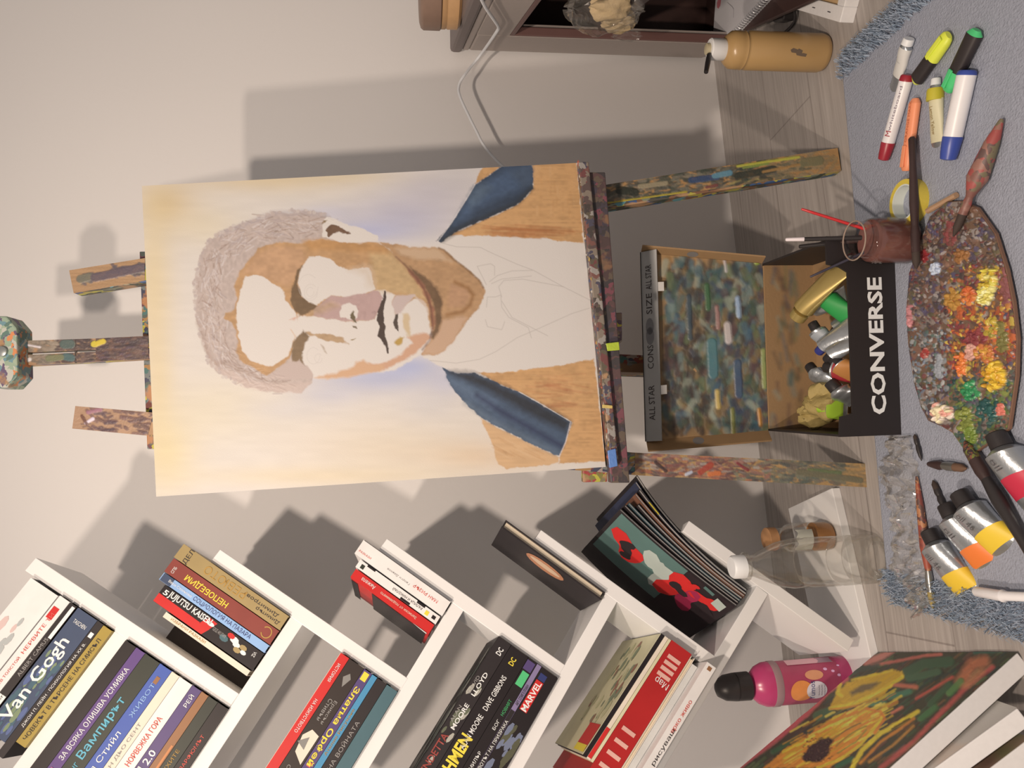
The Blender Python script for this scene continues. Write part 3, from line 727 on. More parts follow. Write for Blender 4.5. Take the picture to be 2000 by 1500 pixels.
# ------------------------------------------------------------------ easel and portrait
CC = np.array([.2755, -.3112, .3571]); LEAN, CYAW = 0.10, -0.11
ca = np.array([math.cos(CYAW), math.sin(CYAW), 0]); cb = np.array([-math.sin(CYAW), math.cos(CYAW), 0])
cu_ = math.cos(LEAN) * np.array([0, 0, 1]) + math.sin(LEAN) * cb
cn = np.cross(ca, cu_)                                   # towards the viewer
def onC(x, y, back=0.0): return onP(x, y, CC - cn * back, cn)
TL, TRC, BR, BLC = [onC(*p) for p in ((305, 970), (277, 363), (1130, 318), (1183, 912))]
def cpt(u, v): return (TL * (1 - u) + TRC * u) * (1 - v) + (BLC * (1 - u) + BR * u) * v
can = thing('portrait_canvas', 'unfinished portrait of a grey-haired person in a blue-collared orange jacket, on the easel', 'painting', (TL + TRC + BR + BLC) / 4 * np.array([1, 1, 0]) + np.array([0, 0, .36]))
g = G(); q = [TL, TRC, BR, BLC]; g.hexa([p - cn * .0008 for p in q], [p - cn * .017 for p in q]); g.out('stretched_canvas', mat('raw_canvas_side', C(226, 212, 196), .8, var=.05, scale=200), can, bevel=.001)
pt = Paint(cpt, 470, 670, C(222, 207, 191))
for a in [(325, 400, 60, 50, (214, 182, 130), .75), (300, 560, 38, 190, (228, 200, 148), .7), (325, 880, 60, 80, (230, 204, 150), .75), (310, 770, 30, 110, (228, 200, 148), .6), (520, 350, 170, 26, (218, 188, 138), .65),
          (420, 800, 110, 60, (226, 206, 168), .5), (760, 880, 190, 60, (226, 200, 164), .55), (950, 890, 110, 30, (224, 186, 142), .6), (620, 930, 260, 20, (226, 200, 158), .6), (400, 440, 70, 40, (226, 204, 164), .5),
          (660, 345, 120, 14, (218, 192, 150), .5), (1010, 860, 60, 60, (226, 206, 186), .5),
          (790, 420, 110, 42, (184, 176, 190), .75), (700, 452, 110, 22, (172, 172, 200), .7), (850, 375, 80, 40, (196, 184, 186), .7), (900, 350, 60, 40, (200, 188, 182), .6), (640, 415, 60, 16, (190, 184, 196), .5),
          (735, 738, 120, 30, (176, 176, 198), .75), (800, 715, 60, 22, (168, 172, 202), .7), (870, 745, 40, 30, (192, 186, 198), .6), (640, 772, 60, 20, (190, 184, 192), .5), (560, 800, 90, 20, (206, 196, 192), .4), (830, 790, 60, 30, (204, 194, 190), .4)]:
    pt.blob(a[0], a[1], a[2], a[3], C(*a[4]), a[5])
pt.c *= (1 + .05 * (pt.noise(40, 8, 3) - .5))[:, None]
f1 = lambda *p: tr(360, 390, 3.75, p); f2 = lambda *p: tr(550, 400, 5.357, p); f3 = lambda *p: tr(550, 560, 6.2516, p); f4 = lambda *p: tr(720, 440, 4.6875, p); f5 = lambda *p: tr(820, 300, 5.0, p); f6 = lambda *p: tr(840, 640, 4.6875, p)
PW = C(222, 207, 192)
# bare white face, shirt
pt.poly(f2((440, 330), (600, 385), (1015, 385), (1600, 700), (1500, 1500), (1000, 1700), (0, 1700), (0, 900)), PW, 3)
pt.poly(f4((640, 200), (1125, 110), (2400, 100), (2400, 1400), (1300, 1320), (900, 1350), (650, 1290), (500, 1200)), PW, 2)
pt.poly(tr(820, 300, 5, [(205, 868), (280, 795), (700, 805), (1380, 855), (1620, 865), (1720, 2000), (1700, 2120)]) + tr(840, 640, 4.6875, [(1495, 285), (1180, 350), (530, 415), (420, 405), (250, 415), (115, 365)]), PW, 1.5)
pt.poly(f3((0, 1130), (600, 1120), (1100, 1050), (1380, 1030), (1700, 830), (1830, 600), (1500, 300), (400, 300)), PW, 2)
# hair
HC = C(192, 170, 156)
pt.poly(f1((1040, 120), (960, 90), (870, 80), (760, 100), (650, 85), (600, 110), (520, 140), (400, 175), (260, 245), (170, 310), (120, 400), (115, 470), (80, 530), (75, 620), (95, 720), (80, 790), (80, 850), (110, 950), (140, 1060), (180, 1180), (200, 1215), (240, 1260), (300, 1300), (420, 1345), (450, 1375), (510, 1370), (560, 1395), (640, 1410), (760, 1405), (860, 1415), (890, 1380), (935, 1340), (950, 1290), (800, 1100), (400, 1000), (400, 700), (600, 400), (1050, 290)), HC, 1.5, streak=.10, sc=(4, 5), seed=5)
rh = np.random.RandomState(3)
hairline = f1((1030, 190), (850, 190), (650, 200), (480, 240), (330, 330), (230, 450), (190, 600), (200, 760), (210, 900), (240, 1050), (320, 1200), (480, 1290), (700, 1360))
for i in range(620):
    k = rh.rand() * (len(hairline) - 1.001); j = int(k); fr_ = k - j
    x = hairline[j][0] * (1 - fr_) + hairline[j + 1][0] * fr_ + rh.randn() * 11; y = hairline[j][1] * (1 - fr_) + hairline[j + 1][1] * fr_ + rh.randn() * 11
    ang = math.atan2(hairline[j + 1][1] - hairline[j][1], hairline[j + 1][0] - hairline[j][0]) + rh.randn() * .5; L = 4 + 8 * rh.rand()
    pt.stroke([(x - L * math.cos(ang), y - L * math.sin(ang)), (x + L * math.cos(ang), y + L * math.sin(ang))], 1.2 + rh.rand(), [C(206, 186, 174), C(172, 148, 132), C(196, 172, 156), C(178, 158, 150), C(160, 132, 116), C(214, 198, 188)][rh.randint(6)], 1.0, .7, .0003)
pt.stroke(f1((1040, 120), (870, 90), (650, 95), (520, 150), (260, 250)), 9, C(176, 162, 160), 4, .45)
pt.stroke(f1((100, 900), (150, 1060), (200, 1200), (330, 1190), (480, 1270), (560, 1320)), 7, C(160, 130, 112), 4, .5)
pt.poly(f1((200, 1215), (300, 1300), (450, 1375), (640, 1410), (860, 1415), (940, 1330), (700, 1350), (500, 1330), (330, 1250)), C(208, 182, 166), 3, .6)
for i in range(150):
    k = rh.rand() * 11.99; outl = f1((1040, 110), (870, 80), (650, 90), (520, 140), (260, 245), (170, 310), (115, 440), (75, 620), (80, 790), (110, 950), (180, 1180), (300, 1300), (450, 1375)); j = int(k); q_ = k - j
    pt.dab(outl[j][0] * (1 - q_) + outl[j + 1][0] * q_ + rh.randn() * 1.5, outl[j][1] * (1 - q_) + outl[j + 1][1] * q_ + rh.randn() * 1.5, 2 + 3 * rh.rand(), 2 + 3 * rh.rand(), 0, [C(196, 174, 160), C(186, 166, 156), C(206, 188, 174)][rh.randint(3)], 0, .7)
# brown skin
SK = C(190, 146, 102)
pt.poly(f1((1050, 290), (950, 290), (860, 320), (700, 310), (600, 330), (540, 360), (510, 410), (450, 470), (410, 520), (375, 600), (370, 640), (385, 720), (370, 800), (340, 820), (300, 830), (290, 870), (350, 900), (380, 960), (390, 1040), (380, 1120), (430, 1200), (520, 1240), (600, 1290), (640, 1270), (720, 1210), (770, 1160), (800, 1100), (830, 840))
        + f2((180, 1160), (330, 1165), (400, 1180), (600, 1200), (700, 1220), (900, 1215), (970, 1190), (1030, 1060), (1030, 920))
        + f4((60, 600), (150, 590), (240, 640), (215, 700), (250, 815), (390, 690), (440, 670), (500, 710), (545, 770), (555, 900), (580, 980), (600, 760), (540, 560), (400, 400), (190, 220), (90, 160), (0, 150))
        + f2((830, 400), (600, 385), (480, 350)), SK, 1.8, streak=.07, sc=(14, 9), seed=8)
pt.poly(f4((0, 250), (200, 240), (330, 370), (480, 580), (540, 680), (420, 650), (240, 620), (60, 600), (40, 420)), C(198, 164, 118), 6, .8)
pt.poly(f2((220, 380), (480, 355), (900, 400), (1125, 440), (1125, 520), (700, 480), (300, 470)), C(186, 136, 84), 6, .7)
pt.poly(f1((520, 400), (640, 340), (860, 350), (900, 430), (820, 560), (760, 640), (640, 600), (500, 540), (430, 540)), C(196, 152, 116), 6, .7)
# bare patches left white
pt.poly(f1((450, 560), (520, 550), (590, 570), (640, 610), (700, 640), (730, 680), (745, 740), (790, 790), (820, 840), (830, 900), (830, 960), (800, 1030), (785, 1080), (760, 1140), (700, 1190), (640, 1220), (560, 1210), (480, 1175), (425, 1110), (400, 1010), (385, 900), (385, 780), (410, 680)), PW, 1.3)
pt.poly(f2((300, 540), (420, 535), (510, 560), (600, 640), (700, 685), (850, 650), (920, 660), (945, 750), (960, 830), (980, 880), (930, 910), (850, 950), (760, 945), (680, 970), (520, 950), (430, 1010), (370, 1060), (280, 1020), (210, 960), (190, 880), (165, 820), (190, 700), (240, 600)), PW, 1.3)
pt.poly(f2((700, 680), (850, 640), (930, 650), (960, 760), (980, 870), (900, 860), (860, 740)), C(208, 184, 158), 8, .6)
MV = C(186, 152, 142)
pt.poly(f2((430, 1010), (520, 950), (680, 970), (760, 945), (930, 910), (1010, 890), (1050, 980), (1020, 1080), (970, 1190), (900, 1215), (780, 1212), (700, 1220), (400, 1180), (330, 1165), (350, 1080)), MV, 1.5, streak=.05)
pt.poly(f2((350, 1060), (520, 1010), (600, 1060), (420, 1140), (260, 1150)), C(184, 150, 116), 6, .7)
pt.poly(f2((610, 1120), (625, 1065), (710, 1025), (780, 1050), (805, 1110), (790, 1180), (720, 1205), (620, 1170)), PW, 1.2)
DK = C(118, 92, 66)
pt.poly(f2((225, 620), (170, 680), (130, 800), (95, 930), (100, 1040), (150, 1120), (190, 1160), (240, 1150), (330, 1090), (380, 1060), (280, 1020), (210, 960), (190, 880), (165, 830), (185, 700)), DK, 1.6)
# far ear
pt.poly(f2((480, 130), (560, 150), (640, 190), (740, 225), (850, 250), (1010, 320), (1015, 385), (900, 385), (820, 400), (600, 385), (480, 350), (430, 330), (430, 230), (440, 150)), PW, 1.2)
pt.poly(f2((470, 250), (520, 210), (600, 220), (660, 260), (735, 305), (700, 318), (650, 300), (600, 285), (540, 300), (490, 345), (475, 320), (485, 285), (465, 270)), C(116, 86, 66), .9)
pt.poly(f2((422, 195), (440, 160), (490, 158), (455, 190)), C(140, 114, 84), .9)
# mouth, chin, cheeks
pt.poly(f4((215, 700), (250, 640), (420, 640), (390, 680), (340, 740), (290, 800), (250, 815), (225, 770)), C(200, 176, 164), 2)
pt.poly(f4((420, 650), (500, 690), (545, 760), (555, 820), (500, 720), (440, 675)), C(208, 182, 160), 2)
pt.poly(f4((320, 815), (365, 810), (380, 900), (390, 1000), (400, 1050), (370, 1030), (330, 960), (310, 880)), C(208, 180, 142), 2.5)
pt.poly(f4((390, 1005), (470, 990), (530, 990), (572, 1030), (490, 1110), (430, 1170), (330, 1230), (180, 1310), (60, 1345), (0, 1345), (0, 1260), (100, 1270), (250, 1210), (310, 1170), (400, 1080), (355, 1030)), C(206, 158, 126), 2.5)
pt.poly(f3((1100, 1050), (900, 1090), (600, 1122), (390, 1115), (480, 1090), (650, 1060), (720, 1020), (880, 980), (900, 920), (1000, 900), (1100, 950), (1250, 950), (1250, 1010)), C(210, 164, 126), 3)
pt.stroke(f4((148, 605), (155, 660), (125, 760), (100, 860), (125, 940), (118, 1010), (160, 1090), (176, 1168)), 3.2, C(78, 62, 54), .8)
pt.poly(f4((148, 605), (158, 615), (158, 680), (138, 740), (130, 800), (148, 900), (148, 960), (150, 1020), (180, 1090), (183, 1130), (175, 1170), (165, 1120), (120, 1060), (88, 1010), (88, 980), (100, 935), (75, 870), (85, 800), (110, 730), (140, 660)), C(76, 61, 53), .9)
pt.poly(f4((250, 815), (268, 815), (262, 880), (282, 990), (240, 940), (228, 890)), C(82, 69, 60), .9)
pt.poly(f4((290, 1015), (320, 1030), (300, 1090), (265, 1100), (238, 1075)), C(184, 146, 76), 2)
pt.poly(f2((750, 1105), (772, 1115), (760, 1150), (765, 1200), (785, 1235), (720, 1190), (712, 1150)), C(112, 96, 70), 1)
pt.poly(f2((740, 1265), (780, 1275), (788, 1295), (750, 1282)), C(124, 106, 84), .8); pt.poly(f2((720, 1415), (790, 1385), (782, 1402), (740, 1420)), C(156, 134, 98), .9)
pt.poly(f3((270, 540), (400, 570), (570, 575), (740, 615), (820, 695), (760, 690), (520, 655), (420, 600), (340, 610)), C(182, 148, 112), 1.5)
pt.poly(f3((265, 525), (220, 590), (170, 640), (135, 680), (120, 800), (125, 920), (160, 1000), (195, 1025), (190, 930), (215, 880), (240, 930), (290, 975), (250, 900), (255, 790), (290, 690), (350, 610), (300, 560)), C(132, 106, 78), 1.5)
pt.poly(f3((470, 700), (510, 710), (552, 815), (520, 790)), C(184, 164, 144), 1.5)
pt.poly(f1((800, 1180), (850, 1190), (900, 1230), (950, 1280), (930, 1308), (750, 1322), (600, 1310), (640, 1270), (720, 1210)), C(196, 172, 158), 2)
pt.poly(f1((765, 880), (800, 860), (830, 858), (810, 880)), C(212, 170, 148), 1.5); pt.stroke(f1((780, 950), (815, 1005)), 2, C(216, 186, 160), 1)
# neck
pt.poly(f4((95, 155), (250, 175), (400, 200), (640, 205), (690, 225), (780, 310), (900, 400), (1010, 500), (1050, 570), (1070, 610), (1050, 670), (1000, 760), (920, 850), (860, 940), (780, 1060), (700, 1140), (630, 1190), (480, 1185), (500, 1140), (560, 1060), (590, 1010), (580, 930), (560, 880), (550, 760), (540, 680), (480, 580), (400, 470), (330, 370), (240, 290), (190, 220)), C(184, 142, 102), 1.6, streak=.05)
pt.poly(f4((240, 210), (400, 205), (640, 215), (720, 300), (760, 330), (600, 310), (450, 310), (300, 270)), C(204, 170, 136), 5, .8)
pt.poly(f4((680, 870), (860, 830), (900, 850), (780, 1060), (700, 1140), (630, 1185), (500, 1180), (500, 1140), (590, 1040), (650, 960)), C(204, 166, 136), 4, .8)
pt.poly(f4((720, 640), (760, 540), (900, 580), (935, 650), (880, 740), (730, 750)), C(184, 140, 106), 5, .8)
pt.stroke(f4((790, 520), (910, 575), (955, 640), (930, 730), (860, 790), (720, 820)), 7, C(154, 110, 70), 3, .85)
pt.poly(f4((380, 380), (450, 430), (560, 500), (640, 600), (670, 700), (670, 850), (640, 960), (590, 1040), (570, 1000), (600, 950), (610, 860), (600, 760), (560, 650), (500, 560), (430, 480)), C(106, 80, 58), 3, .9)
pt.poly(f4((330, 370), (400, 430), (500, 540), (560, 650), (600, 780), (612, 900), (590, 960), (575, 920), (560, 760), (540, 680), (480, 580), (400, 470)), C(150, 100, 76), 2.5, .95)
pt.stroke(f4((250, 290), (340, 370), (430, 470), (520, 600), (570, 760), (585, 940), (560, 1050), (490, 1140)), 3, C(110, 72, 56), 2, .7)
pt.stroke(f4((640, 208), (690, 228), (780, 312), (900, 402), (1010, 502), (1050, 570)), 4, C(140, 104, 70), 1.5, .8)
# collars and jacket
JO = C(206, 156, 104)
pt.poly(f5((620, 130), (810, 110), (680, 210), (540, 297), (570, 210)), JO, 1.2, streak=.06)
pt.poly(f5((1095, 85), (1530, 65), (1600, 868), (1380, 855), (1200, 825), (700, 805), (330, 800), (280, 795), (500, 700), (760, 590), (950, 500), (1040, 420), (1105, 340)), JO, 1.2, streak=.09, sc=(60, 3), seed=9)
for i in range(40):
    x0 = 600 + rh.rand() * 500; y0 = 690 + rh.rand() * 110; pt.stroke(f5((x0, y0), (x0 + 300 + rh.rand() * 300, y0 + 10 + 30 * rh.rand())), 1.5 + 2.5 * rh.rand(), [C(178, 116, 70), C(190, 130, 82), C(166, 104, 62)][rh.randint(3)], 1.5, .35)
for i in range(26):
    x0 = 1120 + rh.rand() * 420; y0 = 110 + rh.rand() * 420; pt.stroke(f5((x0, y0), (x0 + rh.randn() * 10, y0 + 90)), 2 + 2 * rh.rand(), [C(196, 144, 92), C(216, 170, 122)][rh.randint(2)], 2, .35)
pt.poly(f6((420, 403), (530, 415), (700, 405), (1180, 350), (1500, 283), (1610, 1218), (1200, 1247), (1180, 1240), (1185, 1180), (1240, 1050), (1270, 950), (1310, 870), (1000, 690), (820, 590), (660, 530), (530, 460)), JO, 1.2, streak=.09, sc=(50, 3), seed=12)
pt.poly(f6((455, 820), (600, 905), (800, 1000), (1000, 1100), (1180, 1180), (1180, 1230), (1080, 1255), (700, 1292), (640, 1260), (600, 1190), (570, 1060), (530, 960)), C(212, 168, 122), 1.3, streak=.08, sc=(30, 4), seed=14)
for i in range(46):
    x0 = 800 + rh.rand() * 500; y0 = 420 + rh.rand() * 330; pt.stroke(f6((x0, y0), (x0 + 220, y0 + (rh.rand() - .35) * 90)), 1.5 + 2.5 * rh.rand(), [C(176, 114, 76), C(190, 128, 84), C(214, 166, 116)][rh.randint(3)], 1.5, .35)
for i in range(22):
    x0 = 560 + rh.rand() * 380; y0 = 960 + rh.rand() * 200; pt.stroke(f6((x0, y0), (x0 + 140, y0 + 70)), 2, [C(190, 140, 92), C(222, 182, 138)][rh.randint(2)], 1.5, .35)
BLU = C(58, 68, 82)
c5 = f5((155, 855), (300, 690), (470, 420), (520, 320), (600, 270), (800, 120), (1090, 88), (1105, 200), (1105, 340), (1040, 420), (950, 500), (760, 590), (500, 700), (360, 760), (205, 868))
pt.poly(c5, BLU, 1)
pt.poly(f5((330, 680), (470, 440), (540, 330), (640, 280), (840, 140), (1080, 105), (1085, 280), (960, 360), (760, 440), (560, 530), (450, 640)), C(78, 94, 116), 9, .85)
pt.poly(f5((480, 420), (540, 330), (620, 300), (700, 330), (600, 450), (500, 530)), C(98, 112, 124), 8, .6)
pt.poly(f5((880, 180), (1000, 130), (1080, 110), (1085, 300), (1000, 340)), C(74, 84, 96), 8, .6)
pt.stroke(f5((230, 840), (420, 720), (700, 590), (950, 480), (1090, 340)), 7, C(52, 54, 56), 5, .8)
c6 = f6((115, 365), (180, 400), (250, 415), (400, 410), (530, 465), (660, 530), (820, 590), (1000, 690), (1290, 862), (1270, 950), (1240, 1050), (1180, 1178), (1000, 1100), (800, 1000), (600, 900), (460, 820), (350, 720), (250, 610), (170, 490), (140, 420))
pt.poly(c6, C(74, 88, 106), 1)
pt.poly(f6((170, 400), (400, 412), (660, 532), (1000, 692), (1285, 862), (1240, 950), (1000, 840), (700, 670), (420, 520), (230, 450)), C(48, 50, 55), 8, .95)
pt.poly(f6((160, 450), (300, 500), (600, 690), (560, 740), (300, 600), (200, 520)), C(104, 120, 138), 8, .6)
pt.stroke(f6((430, 620), (640, 760), (850, 880), (1060, 1000), (1200, 1080)), 8, C(46, 52, 78), 6, .9)
pt.stroke(f6((330, 690), (560, 850), (800, 970), (1000, 1070), (1160, 1150)), 8, C(112, 124, 134), 7, .55)
pt.stroke(f6((820, 590), (1000, 690), (1290, 862)), 1.2, C(226, 214, 204), .7, .8)
pt.stroke(f6((1285, 868), (1240, 1050), (1182, 1180)), 1.6, C(226, 206, 196), .8, .8)
pt.stroke(f5((180, 850), (300, 690), (470, 420), (540, 300)), 1.6, C(224, 212, 206), .8, .8)
# pencil
PC = C(188, 175, 162)
for q in (f5((200, 870), (360, 910), (590, 915), (700, 970), (950, 1080), (1110, 1140), (1400, 1300), (1660, 1430)), f5((650, 1280), (560, 1100), (690, 1075), (730, 1100), (730, 1190)), f5((680, 1250), (760, 1190), (900, 1145), (1100, 1140)),
          f5((700, 1270), (800, 1225), (1090, 1195)), f5((800, 1400), (770, 1300), (820, 1240), (1000, 1225), (1400, 1300)), f5((650, 1500), (660, 1400), (740, 1400), (790, 1380), (800, 1500), (870, 1600), (1060, 1700), (1090, 1800)),
          f6((0, 300), (240, 325), (450, 290), (600, 220), (800, 90), (1000, 5), (1300, -130), (1460, -180)), f5((800, 1440), (900, 1600), (1250, 1780)), f5((640, 1620), (660, 1690), (800, 1720), (830, 1640))):
    pt.stroke(q, 1.3, PC, .7, .75)
for cx_, cy_2, r_ in ((606, 570, 9), (607, 571, 16), (602, 560, 24), (622, 700, 9), (612, 695, 16)):
    pt.stroke([(cx_ + r_ * .8 * math.cos(t), cy_2 + r_ * math.sin(t)) for t in np.linspace(0, 5.5, 18)], 1.0, C(200, 186, 174), .6, .6)
lum = pt.c.mean(1, keepdims=True); pt.c = np.where(lum < .45, pt.c * (1 + .18 * (pt.noise(7, 5, 41) - .5) + .14 * (pt.noise(22, 16, 42) - .5))[:, None], pt.c)
pt.c *= .73
pt.mesh('painted_picture', mat_attr('oil_paint', .5, .12, 900), can, normal=cn)

MS_dirty = lambda nm, amt, st=(1, 1, 1), cols=None, wood=(160, 120, 84): mat_splat(nm, C(*wood), cols or [C(120, 60, 50), C(80, 84, 74), C(60, 60, 74), C(150, 110, 66), C(176, 160, 60), C(110, 110, 104), C(96, 56, 60), C(70, 100, 92), C(150, 130, 116)], amt, 34, st)
LW = .0215
easel = thing('easel', 'paint-stained wooden tripod easel holding the portrait, with slotted mast and tray', 'easel', (0.26, -.25, 0))
def plank_px(name, m, pts_l, pts_r, thick, back, parent=easel):
    """a bar whose front edges run through the given picture points on the easel plane"""
    g = G(); rings = []
    for l, r in zip(pts_l, pts_r):
        a, b = onC(l[0], l[1], back), onC(r[0], r[1], back)
        rings.append([a, b, b - cn * thick, a - cn * thick])
    g.loft(rings); return g.out(name, m, parent, bevel=.0012)
def plank_paint(part, l0, r0, l1, r1, back, n, pool, base, wid=(2, 7), ln=(4, 22), seed=1, extra=()):
    q = [onC(*p, back - .0006) for p in (l0, r0, r1, l1)]
    d = np.linalg.norm(q[3] - q[0])
    P_ = Paint(lambda u, v: (q[0] * (1 - u) + q[1] * u) * (1 - v) + (q[3] * (1 - u) + q[2] * u) * v, 36, int(max(40, d * 900)), C(*base))
    P_.c *= (1 + .25 * (P_.noise(30, 3, seed) - .5))[:, None]
    r_ = np.random.RandomState(seed); ang = math.atan2(l1[1] - l0[1], l1[0] - l0[0])
    for i in range(n):
        u, v = r_.rand(), r_.rand(); x = (l0[0] * (1 - u) + r0[0] * u) * (1 - v) + (l1[0] * (1 - u) + r1[0] * u) * v; y = (l0[1] * (1 - u) + r0[1] * u) * (1 - v) + (l1[1] * (1 - u) + r1[1] * u) * v
        cs = pool(v, u); c = cs[r_.randint(len(cs))]
        if c is None: continue
        c = np.array(c) * .72 + .28 * np.mean(c)
        a = ang + r_.randn() * .35; L = ln[0] + (ln[1] - ln[0]) * r_.rand()
        P_.stroke([(x - L * .5 * math.cos(a), y - L * .5 * math.sin(a)), (x + L * .5 * math.cos(a), y + L * .5 * math.sin(a))], wid[0] + (wid[1] - wid[0]) * r_.rand(), C(*c) * (.85 + .3 * r_.rand()), 1.3, .8, .0006 * r_.rand())
    for pts, w_, c in extra: P_.stroke(pts, w_, C(*c), 1.2, .9, .0008)
    return P_.mesh('dried_paint', mat_attr('dried_paint_coat', .45, .5, 420), part, normal=cn)
m_leg = MS_dirty('leg_paint', .55, (1, 1, .5)); m_leg2 = MS_dirty('leg_paint_green', .62, (1, 1, .5), [C(50, 62, 50), C(60, 80, 110), C(170, 156, 60), C(76, 70, 60), C(120, 120, 96), C(90, 130, 130), C(120, 84, 60)])
m_mast = MS_dirty('mast_paint', .5, (1, 1, .6), [C(130, 104, 84), C(92, 70, 74), C(120, 92, 100), C(140, 124, 96), C(84, 100, 92), C(190, 166, 60), C(160, 140, 120)], (168, 128, 94))
m_ledge = MS_dirty('ledge_paint', .95, (1, 1, 1), [C(84, 66, 60), C(110, 72, 62), C(70, 64, 72), C(120, 104, 88), C(88, 76, 60), C(140, 128, 116), C(66, 56, 50), C(104, 60, 56)])
m_ledge2 = MS_dirty('ledge_paint_dark', .9, (1, 1, 1), [C(74, 56, 52), C(84, 60, 56), C(66, 56, 60), C(90, 74, 60), C(60, 52, 50), C(110, 62, 66)], (120, 86, 62))
lg = plank_px('leg', m_leg, [(147, 793), (1240, 884), (1719, 907)], [(141, 837), (1240, 928), (1717, 953)], .02, LW)
redz = [(120, 66, 58), (136, 80, 66), (104, 66, 60), (150, 96, 76), (92, 70, 66), (150, 130, 112), (170, 90, 56), (110, 100, 84)]; grnz = [(104, 100, 76), (92, 96, 78), (120, 104, 76), (84, 82, 72), (112, 92, 74), (124, 116, 84)]; barez = [None, None, None, (150, 116, 66), (140, 110, 70)]
plank_paint(lg, (1240, 884), (1240, 928), (1719, 907), (1717, 953), LW, 520, lambda v, u: redz if v < .4 else (redz + grnz if v < .55 else (grnz if v < .86 else barez)), (160, 124, 80), seed=3,
            extra=[([(1368, 922), (1388, 908)], 12, (150, 62, 48)), ([(1385, 926), (1404, 924)], 9, (184, 100, 56)), ([(1340, 927), (1350, 922)], 6, (170, 170, 176)), ([(1280, 903), (1300, 920)], 7, (58, 44, 44)), ([(1440, 905), (1460, 918)], 6, (120, 50, 52)), ([(1580, 918), (1640, 924)], 8, (96, 104, 70)), ([(1560, 922), (1680, 938)], 12, (104, 96, 74))])
plank_paint(lg, (147, 793), (141, 837), (300, 806), (288, 851), LW, 90, lambda v, u: [(96, 64, 60), (110, 72, 66), (86, 60, 66), (120, 80, 70), None] if v > .12 else [None], (158, 122, 94), seed=4, extra=[([(168, 826), (182, 818)], 6, (216, 196, 200)), ([(172, 806), (196, 800)], 8, (150, 104, 112)), ([(160, 812), (170, 828)], 6, (96, 60, 50))])
lg = plank_px('leg', m_leg2, [(135, 528), (1636, 289)], [(144, 573), (1643, 334)], .02, LW)
grz = [(64, 60, 48), (80, 76, 56), (96, 88, 70), (58, 64, 50), (120, 104, 80), (84, 76, 62), (110, 100, 76)]
plank_paint(lg, (1170, 363), (1176, 400), (1636, 289), (1643, 334), LW, 560, lambda v, u: (grz if v < .55 else (grz[:4] + [(150, 128, 60), (130, 100, 60)] if v < .72 else ([(150, 118, 70), (130, 104, 66), None, (96, 88, 60)] if v < .86 else barez))) if u > .0 else grz, (156, 116, 72), seed=6,
            extra=[([(1210, 372), (1240, 376)], 16, (40, 42, 34)), ([(1250, 364), (1300, 358)], 9, (140, 124, 96)), ([(1350, 352), (1400, 346)], 12, (52, 66, 92)), ([(1395, 344), (1425, 338)], 11, (90, 126, 136)), ([(1380, 366), (1400, 362)], 6, (110, 60, 56)), ([(1440, 345), (1510, 330)], 14, (52, 52, 42)), ([(1440, 325), (1560, 307)], 5, (170, 160, 60)), ([(1452, 328), (1500, 320)], 4, (120, 130, 60)), ([(1180, 398), (1340, 375)], 4, (160, 140, 50)), ([(1570, 318), (1600, 314)], 18, (110, 100, 70)), ([(1490, 336), (1560, 322)], 5, (150, 112, 66))])
plank_paint(lg, (135, 528), (144, 573), (283, 504), (283, 548), LW, 90, lambda v, u: [(104, 88, 84), (96, 80, 80), (84, 72, 78), (112, 100, 76)] if v > .15 and .2 < u < .7 else [None], (158, 122, 88), seed=7, extra=[([(158, 545), (175, 540)], 16, (106, 100, 84)), ([(185, 542), (280, 523)], 17, (92, 78, 82))])
# mast with its slot
plank_px('mast', m_mast, [(-60, 674), (33, 666), (187, 661), (289, 656), (1215, 610)], [(-60, 691), (33, 688.5), (187, 682), (190, 684.5), (1215, 640)], .018, LW - .002)
m2 = plank_px('mast', m_mast, [(-60, 698), (33, 695), (187, 688), (190, 684.5), (1215, 640)], [(-60, 718), (33, 714), (187, 706), (289, 700), (1215, 668)], .018, LW - .002)
mz = lambda v, u: [(140, 116, 92), (120, 100, 80), (150, 126, 100), (110, 96, 78), None] if v < .5 else [(96, 72, 62), (84, 64, 60), (110, 82, 70), (72, 56, 54)]
plank_paint(m2, (33, 694), (33, 714), (187, 687), (187, 706), LW - .002, 120, mz, (156, 120, 88), seed=8, extra=[([(45, 706), (58, 702)], 7, (206, 196, 186)), ([(128, 697), (140, 699)], 14, (76, 96, 92)), ([(95, 700), (120, 698)], 12, (112, 110, 80))])
plank_paint(m2, (33, 666), (33, 689), (187, 661), (187, 683), LW - .002, 140, mz, (156, 120, 88), seed=9, extra=[([(55, 674), (78, 678)], 4, (206, 190, 184)), ([(126, 672), (138, 672)], 18, (80, 92, 84)), ([(184, 672), (200, 668)], 12, (196, 172, 60))])
plank_paint(m2, (187, 661), (187, 706), (290, 656), (290, 701), LW - .0022, 160, lambda v, u: [(96, 72, 62), (84, 62, 60), (112, 80, 66), (70, 54, 54), (90, 64, 72)], (110, 80, 66), seed=10, extra=[([(186, 673), (202, 667)], 10, (200, 172, 56))])
plank_px('mast_joint', mat('dark_joint', C(60, 50, 44), .6), [(145, 662.5), (150, 662.3)], [(145, 709), (150, 708.7)], .0022, LW - .003)
plank_px('upper_crossbar', MS_dirty('bar_paint', .45, (1, 1, 1), None, (170, 116, 76)), [(272, 491), (287, 877)], [(300, 491), (316, 877)], .018, LW + .021)
g = G(); hp = [(-40, 636), (-22, 617), (12, 617), (32, 640), (34, 735), (14, 757), (-20, 757), (-40, 740)]
g.prism([onC(x, y, -.004) for x, y in hp], -cn * .035)
